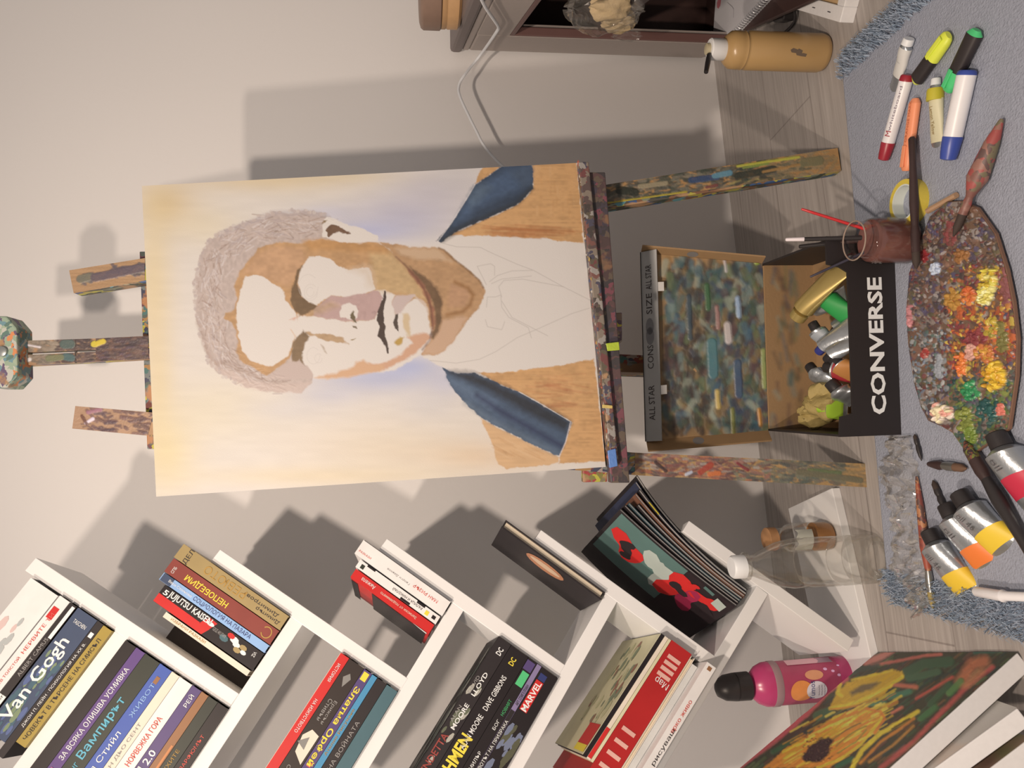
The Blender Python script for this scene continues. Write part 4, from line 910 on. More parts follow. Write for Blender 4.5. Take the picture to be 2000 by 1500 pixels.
g.out('top_clamp', MS_dirty('clamp_paint', .9, (1, 1, 1), [C(104, 130, 130), C(150, 156, 128), C(196, 122, 76), C(96, 78, 96), C(140, 150, 124), C(176, 168, 150), C(90, 110, 96)]), easel, bevel=.002)
g = G(); kc = onC(6, 687, -.004); g.axis(kc, cn, [(0, .0065), (.004, .0065), (.005, .004)], 16); g.out('clamp_bolt', mat('bolt_steel', C(150, 146, 136), .35, metal=.6), easel, smooth=True)
# tray: the ledge the canvas stands on, a lip and a lower bar
g = G(); a, b, c, d = onC(1130, 316, -.026), onC(1194, 912, -.026), onC(1150, 316, -.026), onC(1209, 908, -.026)
A0, B0 = onC(1127, 317), onC(1186, 914)
g.hexa([a, b, d, c], [A0 - cn * .012, B0 - cn * .012, B0 - cn * .012 - cu_ * .016, A0 - cn * .012 - cu_ * .016]); g.out('canvas_ledge', m_ledge, easel, bevel=.0015)
plank_px('tray_bar', m_ledge2, [(1151, 336), (1193, 943)], [(1182, 336), (1230, 943)], .022, -.018)
plank_px('tray_back_bar', MS_dirty('back_bar_paint', .8, (1, 1, 1), [C(120, 110, 60), C(150, 60, 56), C(120, 108, 80), C(170, 160, 60)]), [(1137, 800), (1139, 942)], [(1190, 800), (1186, 941)], .02, .046)
g = G()
for i in range(70):                                      # crusted dabs along the ledge
    u = rnd.random(); p = (a * (1 - u) + b * u) * .5 + (A0 * (1 - u) + B0 * u) * .5 + cn * rnd.uniform(-.002, .012) + cu_ * .0
    r = rnd.uniform(.002, .0045); vs = [p + r * np.array([math.cos(q) * rnd.uniform(.6, 1.2), math.sin(q) * rnd.uniform(.6, 1.2), 0]) for q in np.linspace(0, 6.28, 7)[:-1]]
    g.add(vs + [p + np.array([0, 0, rnd.uniform(.001, .0025)])], [(i_, (i_ + 1) % 6, 6) for i_ in range(6)], rnd.randint(0, 5))
crust = g.out('paint_crust', [mat('crust_a', C(150, 80, 60), .5), mat('crust_b', C(90, 90, 84), .5), mat('crust_c', C(176, 160, 140), .5), mat('crust_d', C(70, 76, 96), .5), mat('crust_e', C(160, 130, 70), .5), mat('crust_f', C(80, 56, 50), .5)], easel)
crust['kind'] = 'stuff'
for pxs, col, nm in (([(1183, 671), (1208, 668), (1210, 684), (1186, 686)], (160, 170, 50), 'paint_blob'), ([(1186, 880), (1202, 876), (1206, 910), (1190, 914)], (86, 116, 164), 'paint_blob'), ([(1176, 790), (1196, 792), (1196, 798), (1176, 797)], (190, 160, 90), 'paint_blob')):
    g = G(); g.prism([onC(x, y, -.0275) for x, y in pxs], cn * .0025); g.out(nm, mat('blob_%d' % col[0], C(*col), .4, bump=.4), easel, bevel=.0008)
# rear leg
g = G(); top = np.array([.262, -.215, .90]); foot = np.array([.245, -.055, 0.0]); dv = nz(foot - top); sx = np.array([.014, -.0015, 0]); sz = np.array([.0, .016, .006])
g.hexa([top - sx - sz, top + sx - sz, top + sx + sz, top - sx + sz], [foot - sx + [0, -.016, 0], foot + sx + [0, -.016, 0], foot + sx + [0, .016, 0], foot - sx + [0, .016, 0]])
g.out('rear_leg', MS_dirty('rear_paint', .35, (1, 1, .6), None, (120, 90, 66)), easel, bevel=.001)
g = G(); g.hexa([top - sx * 1.4 - sz, top + sx * 1.4 - sz, top + sx * 1.4 + sz, top - sx * 1.4 + sz], [onC(295, 640, LW + .018), onC(295, 715, LW + .018), onC(320, 715, LW + .018), onC(320, 640, LW + .018)]); g.out('hinge_block', m_mast, easel)

# ------------------------------------------------------------------ rug
RZ = 0.010
ru = nz([.9957, -.093, 0]); rw = np.array([ru[1], -ru[0], 0])     # along the far edge, towards the viewer
R0 = np.array([-.098, -.326, 0.0]); RWD, RLN = .70, 1.0
M_rug = mat('rug_pile', C(150, 146, 148), .95, var=.16, scale=260, bump=.9, bscale=420, spec=.1)
rug = thing('rug', 'pale grey-blue low-pile rug with shaggy side borders on the wooden floor', 'rug', R0 + ru * RWD / 2 + rw * RLN / 2)
g = G(); g.box(R0, ru * RWD, rw * RLN, (0, 0, RZ)); g.out('pile', M_rug, rug, bevel=.004)
g = G()
def strand(p, d, L, wd):
    d = np.array(d); sdv = np.cross(d, [0, 0, 1]); sdv = nz(sdv) * wd
    q1 = p + d * L * .5 + np.array([0, 0, .008 * rnd.random()]); q2 = p + d * L + np.array([rnd.uniform(-.004, .004), rnd.uniform(-.004, .004), -.002 * rnd.random()])
    g.add([p - sdv, p + sdv, q1 + sdv * .8, q1 - sdv * .8, q2], [(0, 1, 2, 3), (3, 2, 4)], rnd.randint(0, 2))
for side in (0, 1):
    for i in range(5200):
        t = rnd.random() * .62; off = rnd.uniform(-.012, .030)
        base = R0 + rw * t + (ru * (off if side == 0 else RWD - off)) + np.array([0, 0, RZ - .001 + .003 * rnd.random() if off > 0 else .002])
        a = rnd.uniform(-1.4, 1.4); dd = (-ru if side == 0 else ru) * math.cos(a) + rw * math.sin(a) + np.array([0, 0, rnd.uniform(.1, .9)])
        strand(base, nz(dd), rnd.uniform(.005, .012), .0006)
fr = g.out('shaggy_fringe', [mat('fringe_a', C(142, 147, 152), .9), mat('fringe_b', C(124, 132, 140), .9), mat('fringe_c', C(156, 158, 162), .9)], rug); fr['kind'] = 'stuff'

# ------------------------------------------------------------------ shoe box used as a paint box
M_card = mat('brown_card', C(150, 114, 76), .8, var=.1, scale=60)
M_boxblack = mat('black_box_card', C(38, 31, 29), .55, var=.08)
bl = onZ(1760, 849, RZ); bx_ = nz(onZ(1746, 480, RZ) - bl); bx_[2] = 0; bx_ = nz(bx_); by_ = np.array([-bx_[1], bx_[0], 0]); bz_ = np.array([0, 0, 1.0])
BWD = float((onZ(1744, 462, RZ) - bl) @ bx_); BDP = .185; BH = .078; BHF = .062
BO = np.array([bl[0], bl[1], RZ])
def bp(u, v, h): return BO + bx_ * u + by_ * v + bz_ * h
pbox = thing('shoe_box', 'open black shoe box of paint tubes with a paint-smeared brown lid, between the easel legs', 'box', bp(BWD / 2, BDP / 2, 0))
def bbox(u0, u1, v0, v1, h0, h1, nm, m, bevel=.0006):
    g = G(); g.hexa([bp(u0, v0, h0), bp(u1, v0, h0), bp(u1, v1, h0), bp(u0, v1, h0)], [bp(u0, v0, h1), bp(u1, v0, h1), bp(u1, v1, h1), bp(u0, v1, h1)]); return g.out(nm, m, pbox, bevel=bevel)
bbox(0, BWD, 0, BDP, 0, .002, 'bottom', M_card)
# front: low in the middle, raised towards both ends
fw = [(0, 0), (BWD, 0), (BWD, .088), (BWD * .86, .088), (BWD * .845, .072), (BWD * .82, BHF), (BWD * .115, BHF), (BWD * .10, .078), (0, .080)]
g = G(); g.prism([bp(u, -.0005, h) for u, h in fw], by_ * .003); fp = g.out('front_panel', M_boxblack, pbox)
text(fp, 'CONVERSE', bp(.108, -.0006, .028), bx_, bz_, .165, .0195, tW, 'lettering', .0003, .03)
bbox(0, .003, .003, BDP, .002, BH, 'side_panel', M_boxblack); bbox(BWD - .003, BWD, .003, BDP, .002, BH, 'side_panel', M_boxblack)
bbox(.003, BWD - .003, BDP - .003, BDP, .002, BH, 'back_panel', M_card)
bbox(.004, BWD - .004, .004, .006, .004, BHF - .002, 'inner_lining', M_card)
# lid
h0 = bp(0, BDP, BH); h1 = bp(BWD, BDP, BH)
lt0 = onY(1262, 862, h0[1] + .035); lt1 = onY(1252, 494, h1[1] + .035)
ln_ = nz(np.cross(h1 - h0, lt0 - h0)); ln_ = ln_ if ln_[1] < 0 else -ln_
lid = G(); lid.hexa([h0, h1, lt1, lt0], [p - ln_ * .003 for p in (h0, h1, lt1, lt0)]); lid.out('lid', M_card, pbox)
lw = h1 - h0; lh = lt0 - h0
def lp(u, v, d=0): return (h0 * (1 - u) + h1 * u) * (1 - v) + (lt0 * (1 - u) + lt1 * u) * v + ln_ * d
lpn = Paint(lambda u, v: lp(u, v, .0012), 260, 220, C(152, 116, 76))
lpn.c *= (1 + .12 * (lpn.noise(20, 20, 4) - .5))[:, None]
rl = np.random.RandomState(5)
cols = [(60, 84, 84), (76, 96, 84), (50, 60, 78), (96, 104, 70), (70, 60, 54), (110, 120, 110), (84, 62, 60), (60, 76, 60), (140, 140, 120), (120, 96, 60), (52, 46, 44), (66, 90, 100)]
lpn.poly([(1300, 540), (1340, 520), (1420, 512), (1500, 500), (1506, 700), (1508, 840), (1440, 842), (1340, 836), (1305, 800), (1295, 660)], C(92, 82, 64), 14, .7)
for i in range(760):
    x = 1296 + rl.rand() * 210; y = 510 + rl.rand() * 335
    c = cols[rl.randint(len(cols))]; L = 6 + 22 * rl.rand(); a = math.pi / 2 + rl.randn() * .45
    if rl.rand() < .25 and x < 1380: c = (52, 44, 42)  # extra dark strokes paint the tray's shade onto the upper lid
    lpn.stroke([(x - L * math.cos(a) * .5, y - L * math.sin(a) * .5), (x + L * math.cos(a) * .5, y + L * math.sin(a) * .5)], 4 + 12 * rl.rand(), C(*c) * (.85 + .3 * rl.rand()), 3.2, .6, .0012)
for x, y, L, w_, c in ((1475, 500, 22, 12, (150, 160, 60)), (1440, 600, 34, 9, (150, 164, 180)), (1490, 720, 70, 9, (140, 144, 84)), (1420, 650, 30, 14, (186, 170, 160)), (1415, 520, 20, 4, (190, 176, 170)), (1482, 815, 30, 6, (186, 128, 62)), (1380, 580, 44, 10, (64, 96, 62)), (1440, 740, 60, 16, (60, 76, 96)), (1400, 780, 30, 9, (190, 160, 90)), (1390, 700, 60, 20, (74, 110, 112)),
                        (1400, 620, 40, 8, (150, 110, 100)), (1345, 620, 80, 10, (58, 70, 76)), (1430, 830, 60, 8, (120, 116, 60))):
    lpn.stroke([(x, y - L / 2), (x + 3, y + L / 2)], w_, C(*c), 2.5, .85, .002)
lpn.mesh('paint_smears', mat_attr('thick_paint', .45, .3, 260), pbox, normal=ln_)
bpn = Paint(lambda u, v: np.array([BO + bx_ * (.003 + (BWD - .006) * uu) + by_ * (BDP - .0036) + np.array([0, 0, .002 + (BH - .003) * vv]) for uu, vv in zip(u[:, 0], v[:, 0])]), 110, 50, C(148, 114, 78))
for i in range(46):
    x = 1508 + rl.rand() * 60; y = 500 + rl.rand() * 350; c = cols[rl.randint(len(cols))]; L = 10 + 40 * rl.rand()
    bpn.stroke([(x, y - L / 2), (x + 6 * rl.randn(), y + L / 2)], 4 + 9 * rl.rand(), C(*c), 4, .4)
bpn.mesh('paint_smears', mat_attr('thick_paint', .45, .3, 260), pbox, normal=-by_)
# rims of the lid, folded towards the viewer
for u, nm in ((0.0, 'lid_rim'), (1.0, 'lid_rim')):
    o2 = -.014 if u == 0 else .03
    g = G(); a, b = lp(u, 0, 0), lp(u, 1, 0); sd = bx_ * (o2 if u == 0 else .006)
    wd = .020
    g.hexa([a, b, b + ln_ * wd + sd, a + ln_ * wd + sd], [q + bx_ * .0022 for q in (a, b, b + ln_ * wd + sd, a + ln_ * wd + sd)]); rim = g.out(nm, M_card, pbox, bevel=.0005)
    g = G(); c0 = a * .42 + b * .58 + ln_ * .010 + sd * .5 + (bx_ * .0024 if u == 0 else -bx_ * .0004); rr = .008
    g.add([c0 + rr * (math.cos(q) * nz(b - a) + math.sin(q) * nz(ln_ * wd + sd)) for q in np.linspace(0, 6.283, 21)[:-1]], [tuple(range(20))]); g.out('finger_hole', mat('hole_grey', C(120, 110, 102), .8), pbox)
a, b = lp(0, 1, .004), lp(1, 1, .004); lhd = nz(lt0 - h0); fold = ln_ * .012 - lhd * .021; lnf = nz(np.cross(b - a, fold)); lnf = lnf if lnf @ ln_ > 0 else -lnf; bz0_ = bz_; bz_ = lnf
g = G(); g.hexa([a, b, b + fold, a + fold], [q + bz_ * .002 for q in (a, b, b + fold, a + fold)]); lip = g.out('lid_lip', mat('lip_grey_card', C(158, 150, 140), .7), pbox)
g = G(); g.hexa([a - ln_ * .003, b - ln_ * .003, b - ln_ * .001, a - ln_ * .001], [q + bz_ * .0042 for q in (a - ln_ * .003, b - ln_ * .003, b - ln_ * .001, a - ln_ * .001)]); g.out('lid_edge', M_boxblack, pbox)
lx = nz(b - a); ly = nz(-fold)
for s_, u_, w_ in (('ALL STAR', .20, .05), ('CONS', .44, .034), ('SIZE', .72, .03), ('ALL STAR', .86, .036)):
    text(lip, s_, a * (1 - u_) + b * u_ + fold * .45 + bz_ * .0021, lx, ly, w_, .009, M_ink, 'print', .0003)
for i, u_ in enumerate((.55, .60)):
    g = G(); c0 = a * (1 - u_) + b * u_ + fold * .45 + bz_ * .0024; g.add([c0 + (.013 if i == 0 else .012) * math.cos(q) * lx + .006 * math.sin(q) * ly for q in np.linspace(0, 6.28, 17)[:-1]], [tuple(range(16))]); g.out('print_mark', mat('print_grey', C(112, 106, 102), .7), lip)
for u_ in (.24, .78):
    g = G(); c0 = a * (1 - u_) + b * u_ + fold; g.box(c0, lx * .013, -lhd * .009 - ln_ * .004, ln_ * .001); g.out('fold_tab', M_pagew, pbox)
bz_ = bz0_

# ------------------------------------------------------------------ builders for the small tools
def circ_marker(name, label, p0, p1, r, body, capm, capfrac, endm, endfrac=.06, cat='marker', group=None, taper=.8, clip=False, rings=(), lab=None, tilt=None):
    """a pen lying from its cap end p0 to its tail p1"""
    p0, p1 = np.array(p0, float), np.array(p1, float); d = p1 - p0; L = np.linalg.norm(d); d = d / L
    t = thing(name, label, cat, (p0 + p1) / 2 - np.array([0, 0, r]), group)
    c = capfrac * L; e = L * (1 - endfrac)
    g = G(); g.axis(p0, d, [(c - .004, r * .9), (c, r * .97), (e, r * .97)], 24); g.out('barrel', body, t, smooth=True)
    g = G(); g.axis(p0, d, [(0, r * .55 * taper), (.0012, r * taper), (c * .3, r * (taper + 1) / 2), (c - .001, r * 1.03), (c, r * 1.0)], 24); cap = g.out('cap', capm, t, smooth=True)
    g = G(); g.axis(p0, d, [(e, r * .99), (L - .0015, r * .93), (L, r * .75)], 24); g.out('end_plug', endm, t, smooth=True)
    if clip:
        up = np.array([0, 0, 1.0]); up = nz(up - d * (up @ d)); sd = np.cross(up, d)
        g = G(); g.box(p0 + d * .004 + up * r * .9 - sd * .0022, d * (c - .006), sd * .0044, up * .0025); g.out('clip', capm, cap, bevel=.0006)
    if lab:
        for s_, f_, w_, h_, m_ in lab:
            up = np.array([0.02, -.65, .76]); up = nz(up - d * (up @ d)); sd = np.cross(d, up)
            text(t, s_, p0 + d * L * f_ + up * r * .985, d, -sd if False else np.cross(up, d), w_, h_, m_, 'lettering', .0002)
    return t
def paint_tube(label, p0, p1, wd, bandcol, f0=.36, f1_=.62, capm=None, body=None, group=None, name='paint_tube', crumple=0.0, capr=.55, curl=0, bandm=None, prints=()):
    """metal tube lying from its cap p0 to its flat crimped tail p1"""
    p0, p1 = np.array(p0, float), np.array(p1, float); d = p1 - p0; L = np.linalg.norm(d); d = d / L
    up = np.array([0, 0, 1.0]); up = nz(up - d * (up @ d)); sd = np.cross(d, up); r = wd / 2
    t = thing(name, label, 'paint tube', (p0 + p1) / 2 - up * r, group)
    cl = r * 1.1
    def sec(f):                                    # half width, half height
        k = f ** 1.3
        return r * (1 + .28 * k), max(r * (1 - k) * (1 - .25 * crumple), .0007)
    def ring(f, ex=1.0):
        w_, h_ = sec(f); s_ = cl + (L - cl) * f
        j = crumple * r * .25 * math.sin(9 * f + L * 500)
        base = p0 + d * s_ - up * (r - h_) * .98 + sd * j * .4 + up * abs(j) * .5
        return [base + sd * w_ * ex * math.cos(q) + up * h_ * (ex if h_ > .001 else 1.3) * math.sin(q) for q in np.linspace(0, 2 * math.pi, 22, endpoint=False)]
    body = body or M_silver
    g = G(); sh = [[p0 + d * (cl * a_) + r * b_ * (sd * math.cos(q) + up * math.sin(q)) for q in np.linspace(0, 2 * math.pi, 22, endpoint=False)] for a_, b_ in ((.75, .45), (.8, .6))]
    g.loft(sh + [ring(f) for f in np.linspace(0.02, 1, 16)]); g.out('tube_body', body, t, smooth=True)
    if bandcol is not None:
        bm_ = bandm or mat('label_%d_%d_%d' % tuple(bandcol), C(*bandcol), .5, var=.04)
        g = G(); g.loft([ring(f, 1.02) for f in np.linspace(f0, f1_, 7)]); g.out('label', bm_, t, smooth=True)
    for s_, f_, w_, h_, m_ in prints:
        w2, h2 = sec(f_); sl = (sec(min(f_ + .1, 1))[1] - sec(max(f_ - .1, 0))[1]) * 2 / ((L - cl) * .2)
        dd = nz(d + up * sl * .98); uu = nz(np.cross(sd, dd)); uu = uu if uu[2] > 0 else -uu
        text(t, s_, p0 + d * (cl + (L - cl) * f_) - up * (r - h2) * .98 + up * h2 * 1.03, dd, np.cross(uu, dd), w_, h_, m_, 'print', .0008)
    g = G(); cr = r * capr; g.axis(p0, d, [(0, cr * .9), (.001, cr), (cl * .75, cr * 1.05), (cl * .8, cr * .9)], 20); g.out('cap', capm or M_black, t, smooth=True)
    return t
def brush(label, p0, p1, r, hm, fm, bm_, fr=.28, bl_=.13, fat=1.0, name='paint_brush', cat='brush', group=None, flat=.6, tail=.35):
    """brush from bristle tip p0 to handle end p1"""
    p0, p1 = np.array(p0, float), np.array(p1, float); d = p1 - p0; L = np.linalg.norm(d); d = d / L
    t = thing(name, label, cat, np.minimum(p0, p1) * [0, 0, 1] + (p0 + p1) / 2 * [1, 1, 0] - [0, 0, r], group)
    g = G(); g.axis(p0, d, [(0, r * .15), (L * bl_ * .4, r * .8), (L * bl_, r * .85)], 14, flat=flat); g.out('bristles', bm_, t, smooth=True)
    g = G(); g.axis(p0, d, [(L * bl_, r * .9), (L * (bl_ + fr) * .8, r * .95), (L * (bl_ + fr), r * .75)], 14); g.out('ferrule', fm, t, smooth=True)
    s_ = L * (bl_ + fr)
    g = G(); g.axis(p0, d, [(s_, r * .75), (s_ + (L - s_) * .25, r * fat), (s_ + (L - s_) * .7, r * .7 * fat), (L - .002, r * tail), (L, r * tail * .6)], 14); g.out('handle', hm, t, smooth=True)
    return t
M_ferr = mat('brush_ferrule', C(150, 140, 126), .3, metal=.8); M_brist = mat('dark_bristle', C(60, 46, 38), .8); M_dkwood = mat('stained_handle', C(58, 40, 36), .4, var=.25, scale=50)
M_redwood = mat_splat('reddish_handle', C(120, 76, 64), [C(150, 70, 62), C(110, 96, 70), C(96, 70, 62), C(140, 96, 80)], .6, 34)
def fl(x, y, h): return onZ(x, y, RZ + h)

# tubes standing and leaning inside the box
M_gold = mat('gold_tube', C(176, 146, 84), .3, metal=.5, var=.12)
GB = 'paint tubes in the shoe box'
def inbox(px, h, back=0):
    return onZ(px[0], px[1], RZ + h)
def fitbox(p, q):
    return p, q
for lab_, a_, ha, b_, hb, wd, col, kw in (
        ('gold paint tube lying across the shoe box towards its open lid', (1556, 622), .070, (1644, 503), .050, .022, None, dict(body=M_gold, capm=M_gold, capr=.8)),
        ('silver tube with a green label in the shoe box', (1618, 570), .045, (1668, 640), .030, .02, (46, 140, 66), dict(f0=.05, f1_=.95)),
        ('silver tube with fine grey print in the shoe box', (1600, 630), .052, (1622, 690), .040, .018, (150, 148, 144), dict(f0=.1, f1_=.9)),
        ('silver tube with a blue cap in the shoe box', (1612, 688), .05, (1655, 630), .04, .017, None, dict(capm=mat('blue_cap', C(50, 52, 110), .4))),
        ('bare silver tube behind the orange label in the shoe box', (1628, 705), .048, (1668, 650), .035, .018, None, {}),
        ('silver tube with an orange label in the shoe box', (1640, 700), .046, (1668, 740), .035, .02, (176, 116, 60), dict(f0=.05, f1_=.98)),
        ('silver tube with a red label in the shoe box', (1625, 716), .05, (1664, 728), .035, .02, (150, 40, 44), dict(f0=.1, f1_=.9)),
        ('crumpled silver tube with a black cap beside the red label tube', (1594, 713), .05, (1622, 770), .042, .019, None, dict(crumple=1.0)),
        ('fat silver tube with a black cap in front in the shoe box', (1620, 745), .05, (1660, 790), .035, .024, None, dict(crumple=.6)),
        ('silver tube with a black cap beside the gold tube', (1595, 610), .046, (1640, 575), .040, .016, None, dict(crumple=.5)),
        ('silver tube half hidden under the green label tube', (1640, 655), .03, (1668, 600), .02, .018, None, {}),
        ('lime green plastic tube in the shoe box', (1612, 795), .05, (1650, 800), .03, .02, (150, 176, 50), dict(f0=.0, f1_=.8, capm=mat('lime_cap', C(150, 176, 50), .5)))):
    a_ = (a_[0] - (0 if wd > .0215 else 14), a_[1])
    paint_tube(lab_, inbox(a_, ha + .008), inbox(b_, hb + .006), wd * (1.3 if wd < .0215 else 1.25), col, group=GB, **kw)
# crumpled yellowish cloth in the corner of the box
g = G(); c0 = bp(.042, .09, .045)
def crumple(g, c, rx, ry, rz, seed, nu=26, nv=16, amp=.35, mi=0):
    r_ = np.random.RandomState(seed); ph = r_.rand(6) * 6; fq = r_.randint(2, 7, 6)
    rings = []
    for i in range(nv):
        th = math.pi * (i + .5) / nv; row = []
        for j in range(nu):
            q = 2 * math.pi * j / nu
            k = 1 + amp * (math.sin(fq[0] * q + ph[0] + 3 * th) * .4 + math.sin(fq[1] * th * 2 + ph[1]) * .3 * math.sin(q * fq[2] + ph[2]) + .3 * math.sin(fq[3] * q - 2 * th + ph[3]) + r_.randn() * .05)
            row.append(np.array(c) + k * np.array([rx * math.sin(th) * math.cos(q), ry * math.sin(th) * math.sin(q), rz * math.cos(th)]))
        rings.append(row)
    g.loft(rings, mi)
crumple(g, c0, .024, .03, .022, 4); crumple(g, c0 + [-.012, .035, -.004], .018, .022, .02, 9)
tag(g.out('cloth', mat('yellow_cloth', C(158, 132, 76), .7, var=.15, bump=.5), smooth=True), 'crumpled yellowish cloth stuffed in the corner of the shoe box', 'cloth')

# ------------------------------------------------------------------ palette
pal_px = [(1775, 533), (1769, 607), (1773, 673), (1784, 746), (1798, 795), (1812, 822), (1840, 834), (1860, 846), (1877, 871), (1890, 890), (1910, 880), (1935, 862), (1969, 838), (1984, 735), (1986, 662), (1978, 590), (1965, 526), (1943, 456), (1907, 405), (1877, 392), (1848, 394), (1815, 423), (1797, 471)]
pal = thing('palette', 'wooden palette crusted with thick multicoloured oil paint, lying on the rug', 'palette', fl(1880, 630, 0))
PZ = .009
ctr = fl(1880, 630, 0)
top_ = [onZ(x, y, RZ + PZ) for x, y in pal_px]
g = G(); g.prism([p - [0, 0, .005] for p in top_], (0, 0, .005)); g.out('board', mat('palette_wood', C(120, 84, 62), .5, var=.2, scale=60), pal, bevel=.001)
lo = np.min(top_, 0); hi = np.max(top_, 0)
pp = Paint(lambda u, v: np.concatenate([lo[0] + (hi[0] - lo[0]) * u, hi[1] + (lo[1] - hi[1]) * v, 0 * u + RZ + PZ + .0003], 1), 430, 270, C(110, 84, 66))
rp = np.random.RandomState(21)
base = [(96, 72, 60), (116, 84, 66), (80, 66, 62), (130, 96, 76), (92, 84, 78), (110, 60, 56), (72, 62, 60), (140, 124, 112), (100, 88, 60), (88, 78, 96), (150, 136, 126)]
warm = [(150, 84, 50), (170, 110, 54), (184, 140, 60), (120, 56, 54), (186, 92, 50), (120, 100, 56), (200, 168, 70), (140, 62, 64)]
green = [(64, 90, 62), (52, 84, 74), (96, 110, 60), (120, 124, 60), (44, 70, 66), (84, 96, 84)]
for i in range(420):
    x = 1765 + rp.rand() * 225; y = 388 + rp.rand() * 500
    pool = base if x < 1850 or rp.rand() < .4 else (green if y > 735 else (warm if y > 510 else base)); c = pool[rp.randint(len(pool))]
    pp.dab(x, y, 5 + 12 * rp.rand(), 5 + 14 * rp.rand(), rp.rand() * 3, C(*c) * (.7 + .4 * rp.rand()), .0006 + .001 * rp.rand(), .8)
for i in range(3000):
    x = 1765 + rp.rand() * 225; y = 388 + rp.rand() * 500
    pool = base
    if x > 1850 and 520 < y < 720 and rp.rand() < .65: pool = warm
    if y > 740 and x > 1850 and rp.rand() < .7: pool = green
    if x < 1850 and 640 < y < 800 and rp.rand() < .5: pool = [(120, 124, 124), (150, 146, 140), (88, 96, 96), (168, 160, 150), (84, 100, 88), (110, 116, 124)]
    c = pool[rp.randint(len(pool))]
    pp.dab(x, y, 2 + 5 * rp.rand() ** 2, 2 + 5 * rp.rand() ** 2, rp.rand() * 3, C(*c) * (.75 + .45 * rp.rand()), .0004 + .0016 * rp.rand(), .85)
blobs = [(1932, 548, 17, 28, [(206, 186, 70), (196, 160, 50), (222, 204, 120)], .006), (1928, 578, 12, 16, [(226, 214, 150), (216, 196, 96)], .006), (1893, 577, 12, 16, [(196, 96, 50), (206, 120, 60)], .004), (1862, 585, 14, 18, [(166, 116, 50), (180, 130, 60)], .003), (1945, 735, 24, 26, [(216, 168, 50), (226, 184, 60), (206, 150, 44)], .007),
         (1880, 712, 9, 22, [(212, 106, 50), (220, 124, 60)], .005), (1897, 762, 17, 18, [(50, 128, 76), (60, 140, 84)], .004), (1930, 800, 22, 22, [(44, 84, 76), (40, 74, 70)], .004), (1886, 822, 18, 24, [(120, 124, 56), (132, 134, 60)], .005), (1842, 806, 20, 19, [(224, 200, 176), (214, 150, 130), (228, 206, 160)], .007),
         (1908, 662, 22, 16, [(124, 54, 56), (136, 62, 60)], .003), (1828, 524, 9, 11, [(176, 180, 190), (190, 190, 192)], .004), (1776, 615, 4, 22, [(190, 122, 118)], .003), (1898, 688, 9, 14, [(206, 150, 128)], .003), (1940, 640, 18, 20, [(186, 156, 60), (150, 134, 56), (196, 120, 60)], .004), (1925, 690, 20, 14, [(190, 110, 60), (204, 150, 64)], .004),
         (1858, 455, 14, 22, [(130, 66, 62), (120, 74, 64)], .002), (1806, 500, 8, 10, [(136, 44, 44)], .003), (1880, 500, 12, 14, [(150, 100, 56)], .003), (1807, 690, 6, 9, [(160, 60, 52), (176, 110, 96)], .003), (1835, 718, 6, 22, [(150, 148, 146)], .002), (1957, 800, 6, 10, [(204, 110, 90)], .003), (1965, 560, 7, 34, [(130, 76, 72)], .002), (1960, 660, 8, 30, [(120, 110, 60)], .003), (1900, 850, 10, 14, [(110, 124, 50)], .004)]
for x, y, rx, ry, cs, h in blobs:
    for i in range(34):
        a = rp.rand() * 6.28; q = math.sqrt(rp.rand()); c = cs[rp.randint(len(cs))]
        pp.dab(x + rx * q * math.cos(a), y + ry * q * math.sin(a), 3 + rx * .25 * rp.rand(), 3 + ry * .25 * rp.rand(), rp.rand() * 3, C(*c) * (.88 + .2 * rp.rand()), h * (.4 + .7 * rp.rand()), .95)
pxs = topx(np.array(top_))
X_, Y_ = pp.x, pp.y; ins = np.zeros(len(X_), bool); n_ = len(pxs)
for i in range(n_):
    x0, y0 = pxs[i]; x1, y1 = pxs[(i + 1) % n_]; ins ^= ((y0 > Y_) != (y1 > Y_)) & (X_ < (x1 - x0) * (Y_ - y0) / (y1 - y0 + 1e-12) + x0)
edge = pp.segdist(X_, Y_, [tuple(p) for p in pxs], True); pp.h *= np.clip(edge / 5, 0.1, 1)
pp.mesh('wet_paint', mat_attr('palette_paint', .35, .35, 300, .6), pal, normal=(0, 0, 1), keep=ins & (edge > .6))

# ------------------------------------------------------------------ pens and tubes on the rug
Wp = mat('white_pen_barrel', C(222, 208, 196), .35); tiny = mat('pen_print', C(120, 104, 108), .5)
redcap = mat('red_cap', C(150, 36, 46), .35); bluecap = mat('blue_pen_cap', C(58, 72, 136), .35)
circ_marker('marker', 'white board marker with red cap and red end on the rug', fl(1725, 313, .008), fl(1773, 146, .008), .0078, Wp, redcap, .22, redcap, .07, group='pens scattered on the rug', lab=[('whiteboard', .62, .05, .0032, tiny), ('M', .33, .006, .006, redcap)])
circ_marker('marker', 'white board marker with blue cap and blue end on the rug', fl(1851, 313, .0095), fl(1890, 137, .0095), .0098, Wp, bluecap, .27, bluecap, .055, group='pens scattered on the rug')
yfl = mat('fluo_yellow', C(216, 214, 70), .45); gfl = mat('fluo_green', C(80, 186, 110), .45); ofl = mat('fluo_orange', C(232, 140, 96), .45)
